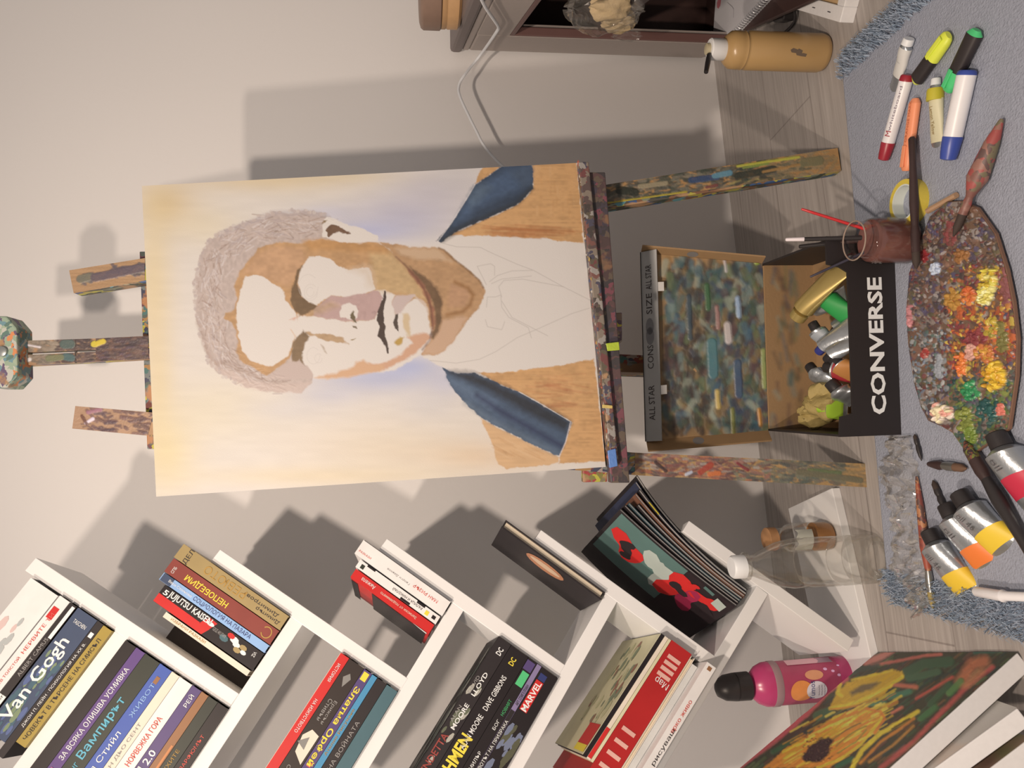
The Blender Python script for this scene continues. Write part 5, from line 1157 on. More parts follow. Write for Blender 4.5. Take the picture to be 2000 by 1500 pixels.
def highlighter(label, p0, p1, wd, capm, body, capfrac, tailm, tip=None, lab=None):
    """flat highlighter: cap end p0, tail p1"""
    p0, p1 = np.array(p0, float), np.array(p1, float); d = p1 - p0; L = np.linalg.norm(d); d /= L
    up = np.array([0, 0, 1.0]); sd = nz(np.cross(d, up)); up = np.cross(sd, d)
    t = thing('highlighter', label, 'highlighter', (p0 + p1) / 2 - up * wd * .35, 'pens scattered on the rug')
    def ring(s_, w_, h_):
        n_ = 20; e = 2.6
        return [p0 + d * s_ + sd * w_ * np.sign(math.cos(q)) * abs(math.cos(q)) ** (2 / e) + up * h_ * np.sign(math.sin(q)) * abs(math.sin(q)) ** (2 / e) for q in np.linspace(0, 2 * math.pi, n_, endpoint=False)]
    w_, h_ = wd / 2, wd * .34; c = L * capfrac
    g = G(); g.loft([ring(c - .003, w_ * .9, h_ * .9), ring(c, w_ * .96, h_ * .96), ring(L * .93, w_, h_)]); g.out('barrel', body, t, smooth=True)
    g = G(); g.loft([ring(0, w_ * .6, h_ * .5), ring(.002, w_ * .85, h_ * .7), ring(.008, w_ * .97, h_ * .95), ring(c, w_ * 1.03, h_ * 1.04)]); cp = g.out('cap', capm, t, smooth=True)
    g = G(); g.loft([ring(L * .93, w_ * .98, h_ * .98), ring(L - .003, w_ * .85, h_ * .8), ring(L, w_ * .55, h_ * .5)]); g.out('end_plug', tailm, t, smooth=True)
    g = G(); g.box(p0 + d * .004 + up * h_ * .95 - sd * .0028, d * (c * .9), sd * .0056, up * .0022); g.out('clip', capm, cp, bevel=.0007)
    if lab:
        text(t, lab[0], p0 + d * L * lab[1] + up * h_ * 1.01, d, sd * -1 if np.cross(d, -sd)[2] > 0 else sd, lab[2], lab[3], lab[4], 'lettering', .0004)
    return t
highlighter('yellow capped highlighter with black barrel on the rug', fl(1853, 68, .008), fl(1787, 160, .007), .018, yfl, mat('pen_black', C(46, 38, 36), .5, var=.2), .47, yfl)
highlighter('green capped highlighter with black barrel and a loose clip end on the rug', fl(1850, 178, .007), fl(1908, 58, .008), .019, gfl, mat('pen_black', C(46, 38, 36), .5), .33, gfl)
highlighter('orange highlighter lying under the dark brush by the tape roll', fl(1769, 334, .006), fl(1788, 192, .006), .015, ofl, ofl, .34, ofl, lab=('ORANGE MARK', .68, .045, .0035, mat('orange_print', C(190, 100, 60), .5)))
GT = 'paint tubes lying on the rug'
M_whcap = mat('white_tube_cap', C(218, 208, 196), .45)
paint_tube('small crumpled white paint tube nearly used up, near the shaggy rug border', fl(1776, 75, .008), fl(1727, 200, .003), .017, (206, 194, 178), .02, .52, capm=M_whcap, group=GT, crumple=.8, capr=.75, prints=())
paint_tube('squeezed tube with yellow collar and cream paper label', fl(1828, 153, .007), fl(1821, 324, .003), .0165, (206, 190, 150), .15, .70, capm=M_whcap, group=GT, crumple=.5, capr=.6, prints=(('Lemon Yellow', .42, .03, .005, mat('tube_print', C(150, 120, 70), .5)),))
for o in list(COL.objects):
    if o.get('label', '').startswith('squeezed tube with yellow collar'):
        p0, p1 = fl(1828, 153, .007), fl(1821, 324, .003); d = nz(p1 - p0)
        g = G(); g.axis(p0, d, [(.0105, .0080), (.013, .0088), (.023, .0090)], 22); g.out('yellow_collar', mat('yellow_band', C(186, 166, 48), .45), o, smooth=True)
tpr = mat('tube_dark_print', C(80, 74, 72), .5)
paint_tube('big silver tube with yellow label, farthest from the palette among the three side by side', fl(1813, 1036, .014), fl(1902, 1205, .004), .034, (224, 180, 50), .40, .66, group=GT, prints=(('oil 46', .2, .02, .006, tpr),))
paint_tube('big silver tube with orange label between two yellow label tubes', fl(1846, 985, .014), fl(1932, 1142, .004), .033, (226, 116, 50), .44, .72, group=GT, prints=(('oil', .18, .012, .006, tpr),))
paint_tube('big silver tube with yellow label, closest to the palette among the three side by side', fl(1872, 962, .015), fl(1972, 1108, .005), .036, (226, 184, 52), .40, .68, group=GT, prints=(('oil 46', .2, .02, .006, tpr),))
paint_tube('big silver tube with crimson label and black cap beside the palette', fl(1944, 846, .013), fl(2040, 1040, .005), .037, (186, 40, 60), .30, .56, group=GT, prints=(('oil', .14, .012, .007, tpr),))

# brushes, stick, tape
brush('dark brush lying across the tape roll with its bristles on the palette', fl(1790, 525, .022), fl(1781, 268, .012), .0052, M_dkwood, M_dkwood, M_brist, .2, .12, name='paint_brush', tail=.75)
brush('fat reddish brush resting its tip on the palette', fl(1862, 462, .018), fl(1957, 232, .006), .0050, M_redwood, M_redwood, M_brist, .15, .2, fat=2.1, tail=.5)
g = G(); g.tube([fl(1812, 412, .004), fl(1868, 381, .004)], .0034, 8); tag(g.out('wooden_stick', mat('pale_stick', C(170, 130, 96), .7, var=.15), smooth=True), 'short bare wooden stick poking from under the palette edge', 'stick')
tc = fl(1785, 395, 0)
tape = thing('tape_roll', 'small yellow roll of masking tape lying flat by the paint-water jar', 'tape', tc)
g = G(); n_ = 40; ro, ri, hh = .0262, .0205, .013
rings = []
for q in np.linspace(0, 2 * math.pi, n_, endpoint=False):
    e = np.array([math.cos(q), math.sin(q), 0]); rings.append([tc + e * ri, tc + e * ro, tc + e * ro + [0, 0, hh], tc + e * ri + [0, 0, hh]])
g.loft(rings + [rings[0]], cap=False); g.out('tape_band', mat('tape_yellow', C(206, 176, 66), .5, var=.08, scale=300), tape, smooth=True)
g = G(); rings = []
for q in np.linspace(0, 2 * math.pi, n_, endpoint=False):
    e = np.array([math.cos(q), math.sin(q), 0]); rings.append([tc + e * (ri - .0016), tc + e * ri, tc + e * ri + [0, 0, hh + .0004], tc + e * (ri - .0016) + [0, 0, hh + .0004]])
g.loft(rings + [rings[0]], cap=False); g.out('core', mat('tape_core', C(206, 200, 180), .6), tape, smooth=True)
brush('short stubby black brush lying by the clear plastic wrap', fl(1888, 915, .005), fl(1812, 906, .005), .0055, M_dkwood, M_ferr, mat('brown_bristle', C(104, 74, 54), .8), .3, .28, tail=.5)
brush('long black brush lying beside the crimson label tube', fl(1884, 862, .012), fl(2030, 1110, .008), .0075, M_black, M_dkwood, mat_splat('muddy_bristle', C(80, 54, 46), [C(110, 110, 50), C(120, 70, 50), C(60, 46, 44)], .6, 60), .16, .16, tail=.7)
brush('thin black brush behind the big tubes', fl(1822, 938, .004), fl(1848, 1000, .004), .004, M_black, M_black, M_brist, .2, .3, tail=.6)
wt = thing('pen', 'slim white pen at the shaggy border beside the big tubes', 'pen', fl(1960, 1162, 0))
g = G(); p0, p1 = fl(1905, 1155, .012), fl(1958, 1164, .012); d = nz(p1 - p0); g.axis(p0, d, [(0, .004), (.002, .0052), (np.linalg.norm(p1 - p0), .0056)], 16); g.out('cap', Wp, wt, smooth=True)
g = G(); p2 = fl(2060, 1168, .012); g.axis(p1, nz(p2 - p1), [(0, .0062), (.002, .0062), (.004, .0046), (np.linalg.norm(p2 - p1), .0045)], 16); g.out('barrel', Wp, wt, smooth=True)

# ------------------------------------------------------------------ jar of brushes
M_glass = mat_clear('thin_glass', (.985, .985, .97), .02, .05, ior=1.25)
jb = fl(1778, 470, 0); jb[2] = RZ
jar = thing('paint_water_jar', 'small glass jar of murky reddish-brown water holding thin brushes, by the box front', 'jar', jb)
JR = .027
g = G(); g.axis(jb + [0, 0, .001], (0, 0, 1), [(0, JR * .85), (.003, JR), (.046, JR), (.053, JR * .93), (.056, JR * .82), (.068, JR * .82), (.070, JR * .86), (.071, JR * .82)], 36, cap=False); g.out('glass', M_glass, jar, smooth=True)
g = G(); g.axis(jb + [0, 0, .0025], (0, 0, 1), [(0, JR * .8), (.002, JR * .95), (.044, JR * .955), (.049, JR * .9)], 36); g.out('murky_water', mat('murky_water', C(112, 70, 60), .15, var=.25, scale=70, coat=.4), jar, smooth=True)
g = G(); n_ = 32; rings = []
for q in np.linspace(0, 2 * math.pi, n_, endpoint=False):
    e = np.array([math.cos(q), math.sin(q), 0]); c_ = jb + e * JR * .83 + [0, 0, .071]
    rings.append([c_ + .0009 * (math.cos(t) * e + math.sin(t) * np.array([0, 0, 1])) for t in np.linspace(0, 6.283, 8, endpoint=False)])
g.loft(rings + [rings[0]], cap=False); g.out('rim', mat('jar_rim', C(150, 124, 104), .2, spec=.8), jar, smooth=True)
def jarstick(label, toppx, y_off, r, hm, tipm, tipf=.12, base=(0, 0)):
    q1 = onY(toppx[0], toppx[1], jb[1] + y_off); q0 = jb + np.array([base[0], base[1], .006]); d = nz(q1 - q0); L = np.linalg.norm(q1 - q0)
    t = thing('thin_brush', label, 'brush', q0, 'brushes standing in the jar')
    g = G(); g.axis(q0, d, [(0, r * .5), (.01, r * .9), (.03, r), (L * (1 - tipf), r * .85)], 10); g.out('handle', hm, t, smooth=True)
    g = G(); g.axis(q0, d, [(L * (1 - tipf), r * .85), (L - .001, r * .7), (L, r * .4)], 10); g.out('handle_tip', tipm, t, smooth=True)
jarstick('thin bright red brush handle standing in the jar', (1565, 408), .02, .0020, mat('red_handle', C(186, 40, 40), .35), mat('red_handle', C(186, 40, 40), .35), base=(-.004, -.004))
jarstick('black brush with a white tipped handle standing in the jar', (1534, 468), .045, .0030, M_black, mat('white_tip', C(216, 196, 186), .5), .16, base=(.004, -.002))
jarstick('thin dark brush handle leaning over the open shoe box from the jar', (1582, 541), .04, .0018, mat('navy_handle', C(56, 50, 58), .45), mat('navy_handle', C(56, 50, 58), .45), base=(.008, -.006))
jarstick('dark stained brush leaning against the shoe box wing in the jar', (1560, 482), .05, .0036, M_dkwood, M_black, .3, base=(.008, .004))

# ------------------------------------------------------------------ bottles by the bookcase
M_pet = mat_clear('clear_pet', (.985, .985, .97), .03, .06, ior=1.3, haze=.035, hcol=(.8, .76, .68))
wb = onZ(1716, 1090, 0); wb[2] = 0
wbot = thing('water_bottle', 'empty clear plastic water bottle with a white screw cap before the bookcase base', 'bottle', wb)
R_ = .0315
def lathe(parent, base, prof, m, nm, seg=40, cap=False, sx=1.0, sy=1.0):
    g = G(); rings = [[np.array(base) + [r * sx * math.cos(q), r * sy * math.sin(q), h] for q in np.linspace(0, 2 * math.pi, seg, endpoint=False)] for h, r in prof]
    g.loft(rings, 0, cap); return g.out(nm, m, parent, smooth=True)
lathe(wbot, wb, [(.004, R_ * .55), (.0012, R_ * .72), (.004, R_ * .93), (.012, R_ * 1.0), (.030, R_), (.034, R_ * .95), (.038, R_), (.052, R_ * 1.0), (.056, R_ * .95), (.060, R_), (.098, R_), (.102, R_ * .94), (.106, R_), (.122, R_ * .98), (.140, R_ * .86), (.158, R_ * .62), (.172, R_ * .42), (.180, R_ * .40), (.184, R_ * .40)], M_pet, 'bottle_body')
lathe(wbot, wb, [(.1795, R_ * .40), (.180, R_ * .56), (.183, R_ * .56), (.183, R_ * .40)], M_pet, 'neck_ring')
capg = [(.184, .0), (.184, .0148), (.198, .0145), (.2005, .0125), (.2005, 0)]
lathe(wbot, wb, capg, mat('white_cap', C(216, 206, 194), .45), 'cap')
ab = onZ(1622, 1046, .0125)
ajar = thing('amber_jar', 'small clear jar with dried amber varnish in its base, behind the water bottle', 'jar', ab)
lathe(ajar, ab, [(.0005, .012), (.002, .019), (.010, .0205), (.058, .0205), (.066, .018), (.070, .0145), (.082, .0145), (.083, .0155), (.084, .0145)], M_glass, 'glass')
M_amb = mat('amber_varnish', C(176, 116, 62), .3, var=.2, scale=60)
lathe(ajar, ab, [(.0012, .011), (.0025, .0175), (.010, .0195), (.026, .0195), (.0265, .016), (.020, 0.0)], M_amb, 'varnish_residue', cap=True)
g = G(); n_ = 14; r0_ = [ab + [.0198 * math.cos(q), .0198 * math.sin(q), .036] for q in np.linspace(-2.6, -1.0, n_)]; r1_ = [p + [0, 0, .024 + .002 * math.sin(i)] for i, p in enumerate(r0_)]
g.add([p for p in r0_] + [p for p in r1_], [(i, i + 1, n_ + i + 1, n_ + i) for i in range(n_ - 1)]); g.out('paper_label', mat('worn_label', C(206, 196, 176), .7), ajar)
lathe(ajar, ab, [(.0835, .0), (.0835, .0158), (.0955, .0158), (.097, .014), (.097, 0)], mat('rusty_lid', C(176, 124, 80), .5, var=.3), 'lid')

yb = onZ(1666, 1322, 0); yb[2] = 0
ybot = thing('softener_bottle', 'pink fabric softener bottle with a black cap, standing against the wall behind the sunflower painting', 'bottle', yb)
M_pink = mat('pink_plastic', C(178, 58, 96), .25, var=.08, scale=30); M_pinkd = mat('pink_label', C(160, 62, 84), .4, var=.18, scale=50)
YX, YY = .84, .70
lathe(ybot, yb, [(0, .0), (0, .024), (.004, .031), (.014, .034), (.030, .0345)], M_pink, 'bottle_foot', sx=YX, sy=YY)
lathe(ybot, yb, [(.030, .0346), (.075, .0338), (.112, .0338)], M_pinkd, 'wrap_label', sx=YX, sy=YY)
lathe(ybot, yb, [(.112, .0338), (.1135, .0350), (.1215, .0352), (.123, .0345)], mat('grey_pink_band', C(150, 116, 112), .4), 'band', sx=YX, sy=YY)
lathe(ybot, yb, [(.123, .0345), (.130, .034), (.140, .029), (.147, .021), (.151, .0155), (.1525, .0155)], M_pink, 'bottle_shoulder', sx=YX, sy=YY)
lathe(ybot, yb, [(.1525, .0), (.1525, .0185), (.170, .0182), (.1705, .0172), (.1715, .0172), (.172, .0182), (.186, .0165), (.196, .011), (.199, .004), (.199, 0)], M_black, 'cap')
yc = yb + [0, 0, 0]
vd = nz((CAM - yb) * [1, 1, 0]); vs_ = np.array([-vd[1], vd[0], 0])
def ypt(a, h, lift=.0006):
    """a point on the bottle's label, a measured around from the side that faces the room"""
    q = math.atan2(vd[1], vd[0]) + a
    return yb + [(.0342 + lift) * YX * math.cos(q), (.0342 + lift) * YY * math.sin(q), h]
def ypatch(pts, m, nm, lift=.0006):
    g = G(); c = (sum(p[0] for p in pts) / len(pts), sum(p[1] for p in pts) / len(pts))
    K = 4; vs = [ypt(c[0], c[1], lift)]; fs = []; n_ = len(pts)
    for k in range(1, K + 1):
        for p in pts: vs.append(ypt(c[0] + (p[0] - c[0]) * k / K, c[1] + (p[1] - c[1]) * k / K, lift))
    for i in range(n_):
        j = (i + 1) % n_; fs.append((0, 1 + i, 1 + j))
        for k in range(K - 1): fs.append((1 + k * n_ + i, 1 + k * n_ + j, 1 + (k + 1) * n_ + j, 1 + (k + 1) * n_ + i))
    g.add(vs, fs); return g.out(nm, m, ybot, smooth=True)
ell = lambda a, h, ra, rh: [(a + ra * math.cos(q), h + rh * math.sin(q)) for q in np.linspace(0, 6.283, 25)[:-1]]
ypatch(ell(-.5, .088, .50, .016), mat('label_orange', C(214, 130, 66), .5, var=.15), 'label_flower'); ypatch(ell(.2, .068, .22, .013), mat('label_peach', C(206, 138, 98), .5, var=.15), 'label_flower', .0007)
wp_ = ypatch(ell(-.5, .067, .42, .0145), mat('label_white', C(206, 190, 184), .5), 'label_oval', .0010)
lt = text(ybot, 'Yumos', ypt(-.5, .0735, .0014), vs_, (0, 0, 1), .025, .0075, mat('label_navy', C(52, 58, 100), .5), 'lettering', .0006)
def wrap_text(o, a0, h0, c, ux):
    n = len(o.data.vertices); co = np.zeros(n * 3); o.data.vertices.foreach_get('co', co); co = co.reshape(-1, 3) + ORG[ybot.name] - np.array(c)
    new = np.array([ypt(a0 + (p @ ux) / (.0345 * YX), h0 + p[2], .0013) for p in co]) - ORG[ybot.name]
    o.data.vertices.foreach_set('co', new.ravel()); o.data.update()
wrap_text(lt, -.5, .0735, ypt(-.5, .0735, .0014), vs_)
for i in range(3):
    ft = text(ybot, '~~~~', ypt(-.5, .064 - i * .004, .0014), vs_, (0, 0, 1), .014, .0012, tiny, 'fine_print', .0006); wrap_text(ft, -.5, .064 - i * .004, ypt(-.5, .064 - i * .004, .0014), vs_)
ypatch([(.78, .034), (1.25, .034), (1.25, .100), (.78, .100)], mat('label_pale', C(214, 160, 158), .5), 'fine_print_panel')
ypatch([(.80, .035), (1.22, .035), (1.22, .056), (.80, .056)], mat('label_bars', C(150, 120, 124), .5), 'bar_panel', .0009)
for a, h, r in ((.42, .050, .07), (.30, .040, .06), (.1, .033, .06), (.55, .030, .05)): ypatch(ell(a, h, r, r * .04), mat('label_blossom', C(214, 160, 184), .5), 'label_blossom', .0008)

# ------------------------------------------------------------------ canvases leaning at the lower side
sB = onZ(1987, 1274, .004); sA0 = onZ(1712, 1276, .004)
best = None
for zc in np.arange(.08, .4, .004):
    c_ = onZ(1737, 1500, zc); u_ = nz(sA0 - sB); v_ = nz(c_ - sB)
    if best is None or abs(u_ @ v_) < best[0]: best = (abs(u_ @ v_), c_)
sv_ = nz(best[1] - sB); su_ = nz(sA0 - sB); su_ = nz(su_ - sv_ * (su_ @ sv_)); sn_ = np.cross(su_, sv_); sn_ = sn_ if sn_ @ (CAM - sB) > 0 else -sn_
SW = float(np.linalg.norm(sA0 - sB)); SH = .34
sun = thing('sunflower_canvas', 'oil painting of yellow sunflowers with a pink border, its white side edge towards the room', 'painting', (sB + sA0) / 2 * [1, 1, 0])
def spt(u, v): return sB + su_ * SW * u + sv_ * SH * v
g = G(); q = [spt(0, 0), spt(1, 0), spt(1, 1), spt(0, 1)]; g.hexa([p - sn_ * .0006 for p in q], [p - sn_ * .019 for p in q]); g.out('stretched_canvas', mat('white_canvas_side', C(226, 212, 198), .8, var=.05, scale=200), sun, bevel=.001)
sp_ = Paint(spt, 260, 380, C(66, 62, 48))
s1 = lambda *p: tr(1440, 1180, 3.571, p); s2 = lambda *p: tr(1440, 1400, 7.143, p)
rs = np.random.RandomState(9)
for i in range(900):
    x = 1420 + rs.rand() * 580; y = 1255 + rs.rand() * 300; c = [(60, 76, 56), (72, 84, 60), (52, 62, 56), (90, 64, 52), (70, 52, 48), (84, 92, 60), (104, 76, 52)][rs.randint(7)]
    L = 8 + 16 * rs.rand(); sp_.stroke([(x, y), (x + L, y - L * .8)], 2 + 4 * rs.rand(), C(*c) * (.8 + .4 * rs.rand()), 1.5, .8, .0005)
pk = C(176, 84, 84)
sp_.stroke(s1((0, 1143), (250, 960), (480, 770), (640, 600), (760, 520)), 11, pk, 2.5, .95); sp_.stroke(s1((900, 410), (1000, 370), (1100, 310), (1240, 300)), 12, C(186, 116, 100), 3, .9); sp_.stroke(s1((940, 430), (1100, 400), (1300, 360), (1420, 350)), 6, C(186, 100, 84), 2, .8)
sp_.stroke(s1((1000, 1143), (1230, 960), (1400, 780), (1500, 680), (1620, 560), (1780, 440)), 9, C(170, 80, 72), 3, .85); sp_.stroke(s1((1560, 540), (1640, 420), (1720, 400)), 22, C(176, 104, 72), 6, .85); sp_.stroke(s1((1600, 560), (1700, 470)), 16, C(166, 110, 76), 5, .8)
for q_, w_, c in ((((1180, 480), (1300, 420), (1480, 400)), 20, (62, 84, 60)), (((1200, 520), (1400, 470)), 14, (70, 92, 66)), (((1250, 320), (1420, 310)), 8, (74, 96, 66)), (((1660, 330), (1830, 320)), 10, (56, 84, 70)), (((560, 780), (640, 750)), 18, (66, 92, 66)), (((900, 700), (1030, 690)), 9, (84, 116, 84)), (((1060, 650), (1200, 610)), 11, (70, 110, 84)), (((1280, 800), (1380, 720)), 12, (70, 104, 64)), (((1480, 620), (1560, 540)), 13, (84, 116, 66)), (((1350, 700), (1480, 560)), 12, (62, 84, 58)), (((700, 1130), (800, 1080)), 10, (56, 90, 64)), (((250, 1030), (420, 930)), 9, (60, 84, 58)), (((1080, 560), (1250, 580)), 8, (176, 100, 76)), (((1250, 660), (1500, 510)), 5, (176, 80, 66)), (((1080, 760), (1150, 720)), 5, (190, 110, 84)), (((820, 470), (980, 430)), 10, (70, 74, 62))):
    sp_.stroke(s1(*q_), w_, C(*c), 2.5, .9, .0008)
YL = C(206, 172, 58); OR = C(192, 122, 52); YD = C(184, 144, 48)
sp_.poly(s1((640, 740), (680, 640), (760, 550), (900, 500), (1080, 455), (1150, 470), (1160, 500), (1100, 560), (1000, 640), (860, 700), (740, 740)), YD, 2)
sp_.poly(s1((780, 610), (880, 560), (1000, 545), (950, 580), (860, 620), (800, 640)), C(110, 90, 58), 3)
sp_.stroke(s1((650, 730), (820, 690), (1000, 610), (1150, 510)), 7, YL, 2, .9); sp_.stroke(s1((650, 735), (850, 710), (960, 670)), 3, OR, 1.5, .9); sp_.stroke(s1((720, 560), (700, 620), (730, 640)), 7, YL, 2, .9); sp_.stroke(s1((800, 530), (1080, 465)), 4, YL, 2, .8)
sp_.poly(s1((180, 1143), (330, 1020), (480, 920), (620, 820), (760, 750), (900, 720), (1000, 740), (1030, 790), (990, 860), (900, 940), (800, 1040), (640, 1143)), OR, 2)
for i in range(150):
    x = 300 + rs.rand() * 720; y = 1143 - (x - 200) * .5 + rs.randn() * 70; L = 60 + 90 * rs.rand()
    sp_.stroke(s1((x, y), (x + L * .9, y - L * .5)), 2 + 3 * rs.rand(), [YL, YD, OR, C(216, 190, 80), C(180, 128, 50)][rs.randint(5)], 1.2, .6)
for p_, w_, c in ((((640, 960), (760, 880), (860, 830)), 3, (110, 86, 50)), (((690, 990), (800, 900), (900, 850)), 2.5, (122, 104, 52)), (((700, 1040), (830, 960), (900, 880)), 2.5, (120, 116, 56)), (((500, 920), (640, 850), (780, 790)), 3, (206, 178, 70)), (((560, 1143), (720, 1080), (860, 980), (960, 860), (1020, 780)), 6, (200, 168, 58)), (((900, 730), (1000, 750), (1030, 800), (960, 900)), 5, (190, 110, 52))):
    sp_.stroke(s1(*p_), w_, C(*c), 1.3, .85)
sp_.poly(s2((900, 560), (1000, 430), (1150, 310), (1280, 270), (1340, 330), (1300, 420), (1290, 500), (1180, 620), (1060, 640), (950, 620)), C(58, 42, 40), 2.5)
for i in range(60): sp_.dab(1440 + (920 + rs.rand() * 400) / 7.143, 1400 + (300 + rs.rand() * 320) / 7.143, 2, 2, 0, C(84, 60, 52), .001, .5)
sp_.stroke(s1((800, 1143), (870, 1020), (1000, 900), (1130, 830), (1260, 750)), 9, YL, 2, .95); sp_.stroke(s1((860, 1110), (1000, 960), (1120, 880), (1230, 800)), 6, OR, 2, .8); sp_.stroke(s1((1080, 870), (1200, 800)), 4, C(60, 48, 40), 1.5, .9); sp_.stroke(s1((920, 1100), (1080, 990), (1230, 850)), 5, C(184, 128, 60), 2, .7)
sp_.c = np.clip(sp_.c * 1.55, 0, .9)
sp_.mesh('painted_picture', mat_attr('oil_paint', .5, .12, 900), sun, normal=sn_)

def lean_canvas(label, e0, e1, back, wd, ht, wash, nm='primed_canvas'):
    P0 = sB - sn_ * back
    a, b = onP(e0[0], e0[1], P0, sn_), onP(e1[0], e1[1], P0, sn_); v_ = nz(b - a); u_ = nz(np.cross(v_, sn_)); u_ = u_ if u_[1] > 0 else -u_
    a = a - v_ * (a[2] - .006 - (.019 if u_[2] < -.2 else 0)) / v_[2] if a[2] > .006 else a
    t = thing(nm, label, 'canvas', a * [1, 1, 0] + u_ * wd / 2 * [1, 1, 0])
    q = [a, a + u_ * wd, a + u_ * wd + v_ * ht, a + v_ * ht]
    low = min(p[2] for p in q)
    q = [p - [0, 0, min(low - .002, 0)] for p in q]
    g = G(); g.hexa([p - sn_ * .0006 for p in q], [p - sn_ * .018 for p in q]); g.out('stretched_canvas', MATS['white_canvas_side'], t, bevel=.001)
    pr_ = Paint(lambda u, v: q[0] + (q[1] - q[0]) * u + (q[3] - q[0]) * v, 70, 110, C(*wash[0]))
    for x, y, rx, ry, c, al in wash[1]: pr_.blob(x, y, rx, ry, C(*c), al)
    pr_.mesh('painted_picture', mat_attr('oil_paint', .5, .12, 900), t, normal=sn_)
    return t
lean_canvas('pale washed canvas with an orange tinted edge, under the sunflower painting', (2000, 1393), (1852, 1500), .030, .20, .33, ((196, 182, 166), [(1900, 1330, 40, 20, (160, 140, 120), .7), (1900, 1430, 50, 40, (186, 170, 152), .6), (1850, 1490, 30, 30, (206, 170, 140), .6), (1960, 1350, 40, 30, (190, 176, 150), .6), (1900, 1460, 60, 8, (206, 170, 140), .5)]))  # grey-brown blob paints in the sunflower canvas's shadow; the others are washes
lean_canvas('brown and green daubed canvas lowest in the leaning pile', (2060, 1440), (1955, 1520), .062, .20, .30, ((150, 120, 96), [(1960, 1470, 30, 20, (110, 110, 66), .7), (1930, 1490, 20, 20, (120, 84, 70), .7), (1985, 1430, 20, 14, (90, 110, 66), .6)]), 'daubed_canvas')

# ------------------------------------------------------------------ cabinet with its clutter
cP = onY(903, 98, -.012); cz0 = cP[2]; c2 = onZ(942, 11, cz0); cdv = nz((c2 - cP) * [1, 1, 0]); cnv = np.array([cdv[1], -cdv[0], 0]); cnv = cnv if cnv[0] < 0 else -cnv   # cnv faces the room
def cpn(t, h, d=0.0): return np.array([cP[0], cP[1], 0]) + cdv * t + np.array([0, 0, h]) - cnv * d
def cface(x, y):
    p = onP(x, y, cP, cnv); return (p - cP) @ cdv, p[2]
ts, _ = cface(1200, 78); _, hr = cface(996, 70); _, hs = cface(1228, 40); CD = .34; CLn = .62
cab = thing('cabinet', 'open-fronted taupe cabinet with dark brown inside, standing by the wall beyond the pump bottle', 'cabinet', cpn(CLn / 2, 0, CD / 2))
M_taupe = mat('taupe_laminate', C(158, 140, 126), .6, var=.06, scale=150); M_tdark = mat('dark_cabinet_wood', C(66, 44, 38), .5, var=.3, scale=40); M_ttop = mat('cabinet_top', C(106, 90, 82), .55, var=.06)
def cbox_(t0, t1, h0_, h1_, d0, d1, nm, m, bevel=.0015):
    g = G(); g.hexa([cpn(t0, h0_, d0), cpn(t1, h0_, d0), cpn(t1, h0_, d1), cpn(t0, h0_, d1)], [cpn(t0, h1_, d0), cpn(t1, h1_, d0), cpn(t1, h1_, d1), cpn(t0, h1_, d1)]); return g.out(nm, m, cab, bevel=bevel)
ZB = .028
cbox_(.0, ts, ZB, cz0 - .012, 0, .02, 'stile', M_taupe, .004); cbox_(CLn - ts, CLn, ZB, cz0 - .012, 0, .02, 'stile', M_taupe, .004)
cbox_(ts, CLn - ts, hr, cz0 - .012, 0.0003, .02, 'top_rail', M_taupe)
cbox_(0, CLn, cz0 - .012, cz0, .0, CD, 'top_frame', M_taupe, .003)
cbox_(-.004, CLn + .004, cz0 + .0002, cz0 + .022, -.004, CD, 'top_panel', M_ttop, .006)
cz1 = cz0 + .0222
cbox_(.004, .02, ZB, cz0 - .012, .02, CD, 'side_panel', M_tdark); cbox_(CLn - .02, CLn, ZB, cz0 - .012, .02, CD, 'side_panel', M_tdark)
cbox_(.02, CLn - .02, ZB, cz0 - .012, CD - .012, CD, 'back_panel', M_tdark); cbox_(.02, CLn - .02, ZB, ZB + .008, .012, CD - .012, 'bottom_panel', M_tdark)
for a_, b_ in ((.012, .012), (.012, CD - .042), (CLn - .042, .012), (CLn - .042, CD - .042)): cbox_(a_, a_ + .03, 0, ZB, b_, b_ + .03, 'foot', M_tdark)
cbox_(.02, CLn - .02, hs - .008, hs + .008, .012, CD - .012, 'shelf_board', M_tdark); cbox_(ts, CLn - ts, hr - .008, hr, .0005, .014, 'inner_trim', mat('inner_trim_brown', C(98, 66, 58), .5))
cbox_(ts - .0004, ts + .006, .02, hr, .0005, .014, 'inner_trim', MATS['inner_trim_brown'])
# round wooden box on top
rr = .075
dirx = nz(np.array([1.0, .25, 0])); wc = onZ(900, 44, cz1) + dirx * rr * .98 + np.array([0, -.03, 0]); wc[2] = cz1
wbt = thing('round_box', 'round wooden box with a dark lid standing on the cabinet top', 'box', wc)
lathe(wbt, wc, [(0, 0), (0, rr * .94), (.004, rr), (.018, rr), (.0195, rr * .985), (.0205, rr * .985), (.022, rr), (.028, rr), (.028, 0)], mat('pale_wood_rings', C(176, 132, 88), .5, var=.15, scale=80), 'box_body', 56)
lathe(wbt, wc, [(.0282, 0), (.0282, rr * 1.0), (.030, rr * 1.03), (.054, rr * 1.03), (.058, rr * .99), (.060, rr * .9), (.060, 0)], mat('dark_lid_wood', C(122, 94, 76), .5, var=.15, scale=60), 'lid', 56)
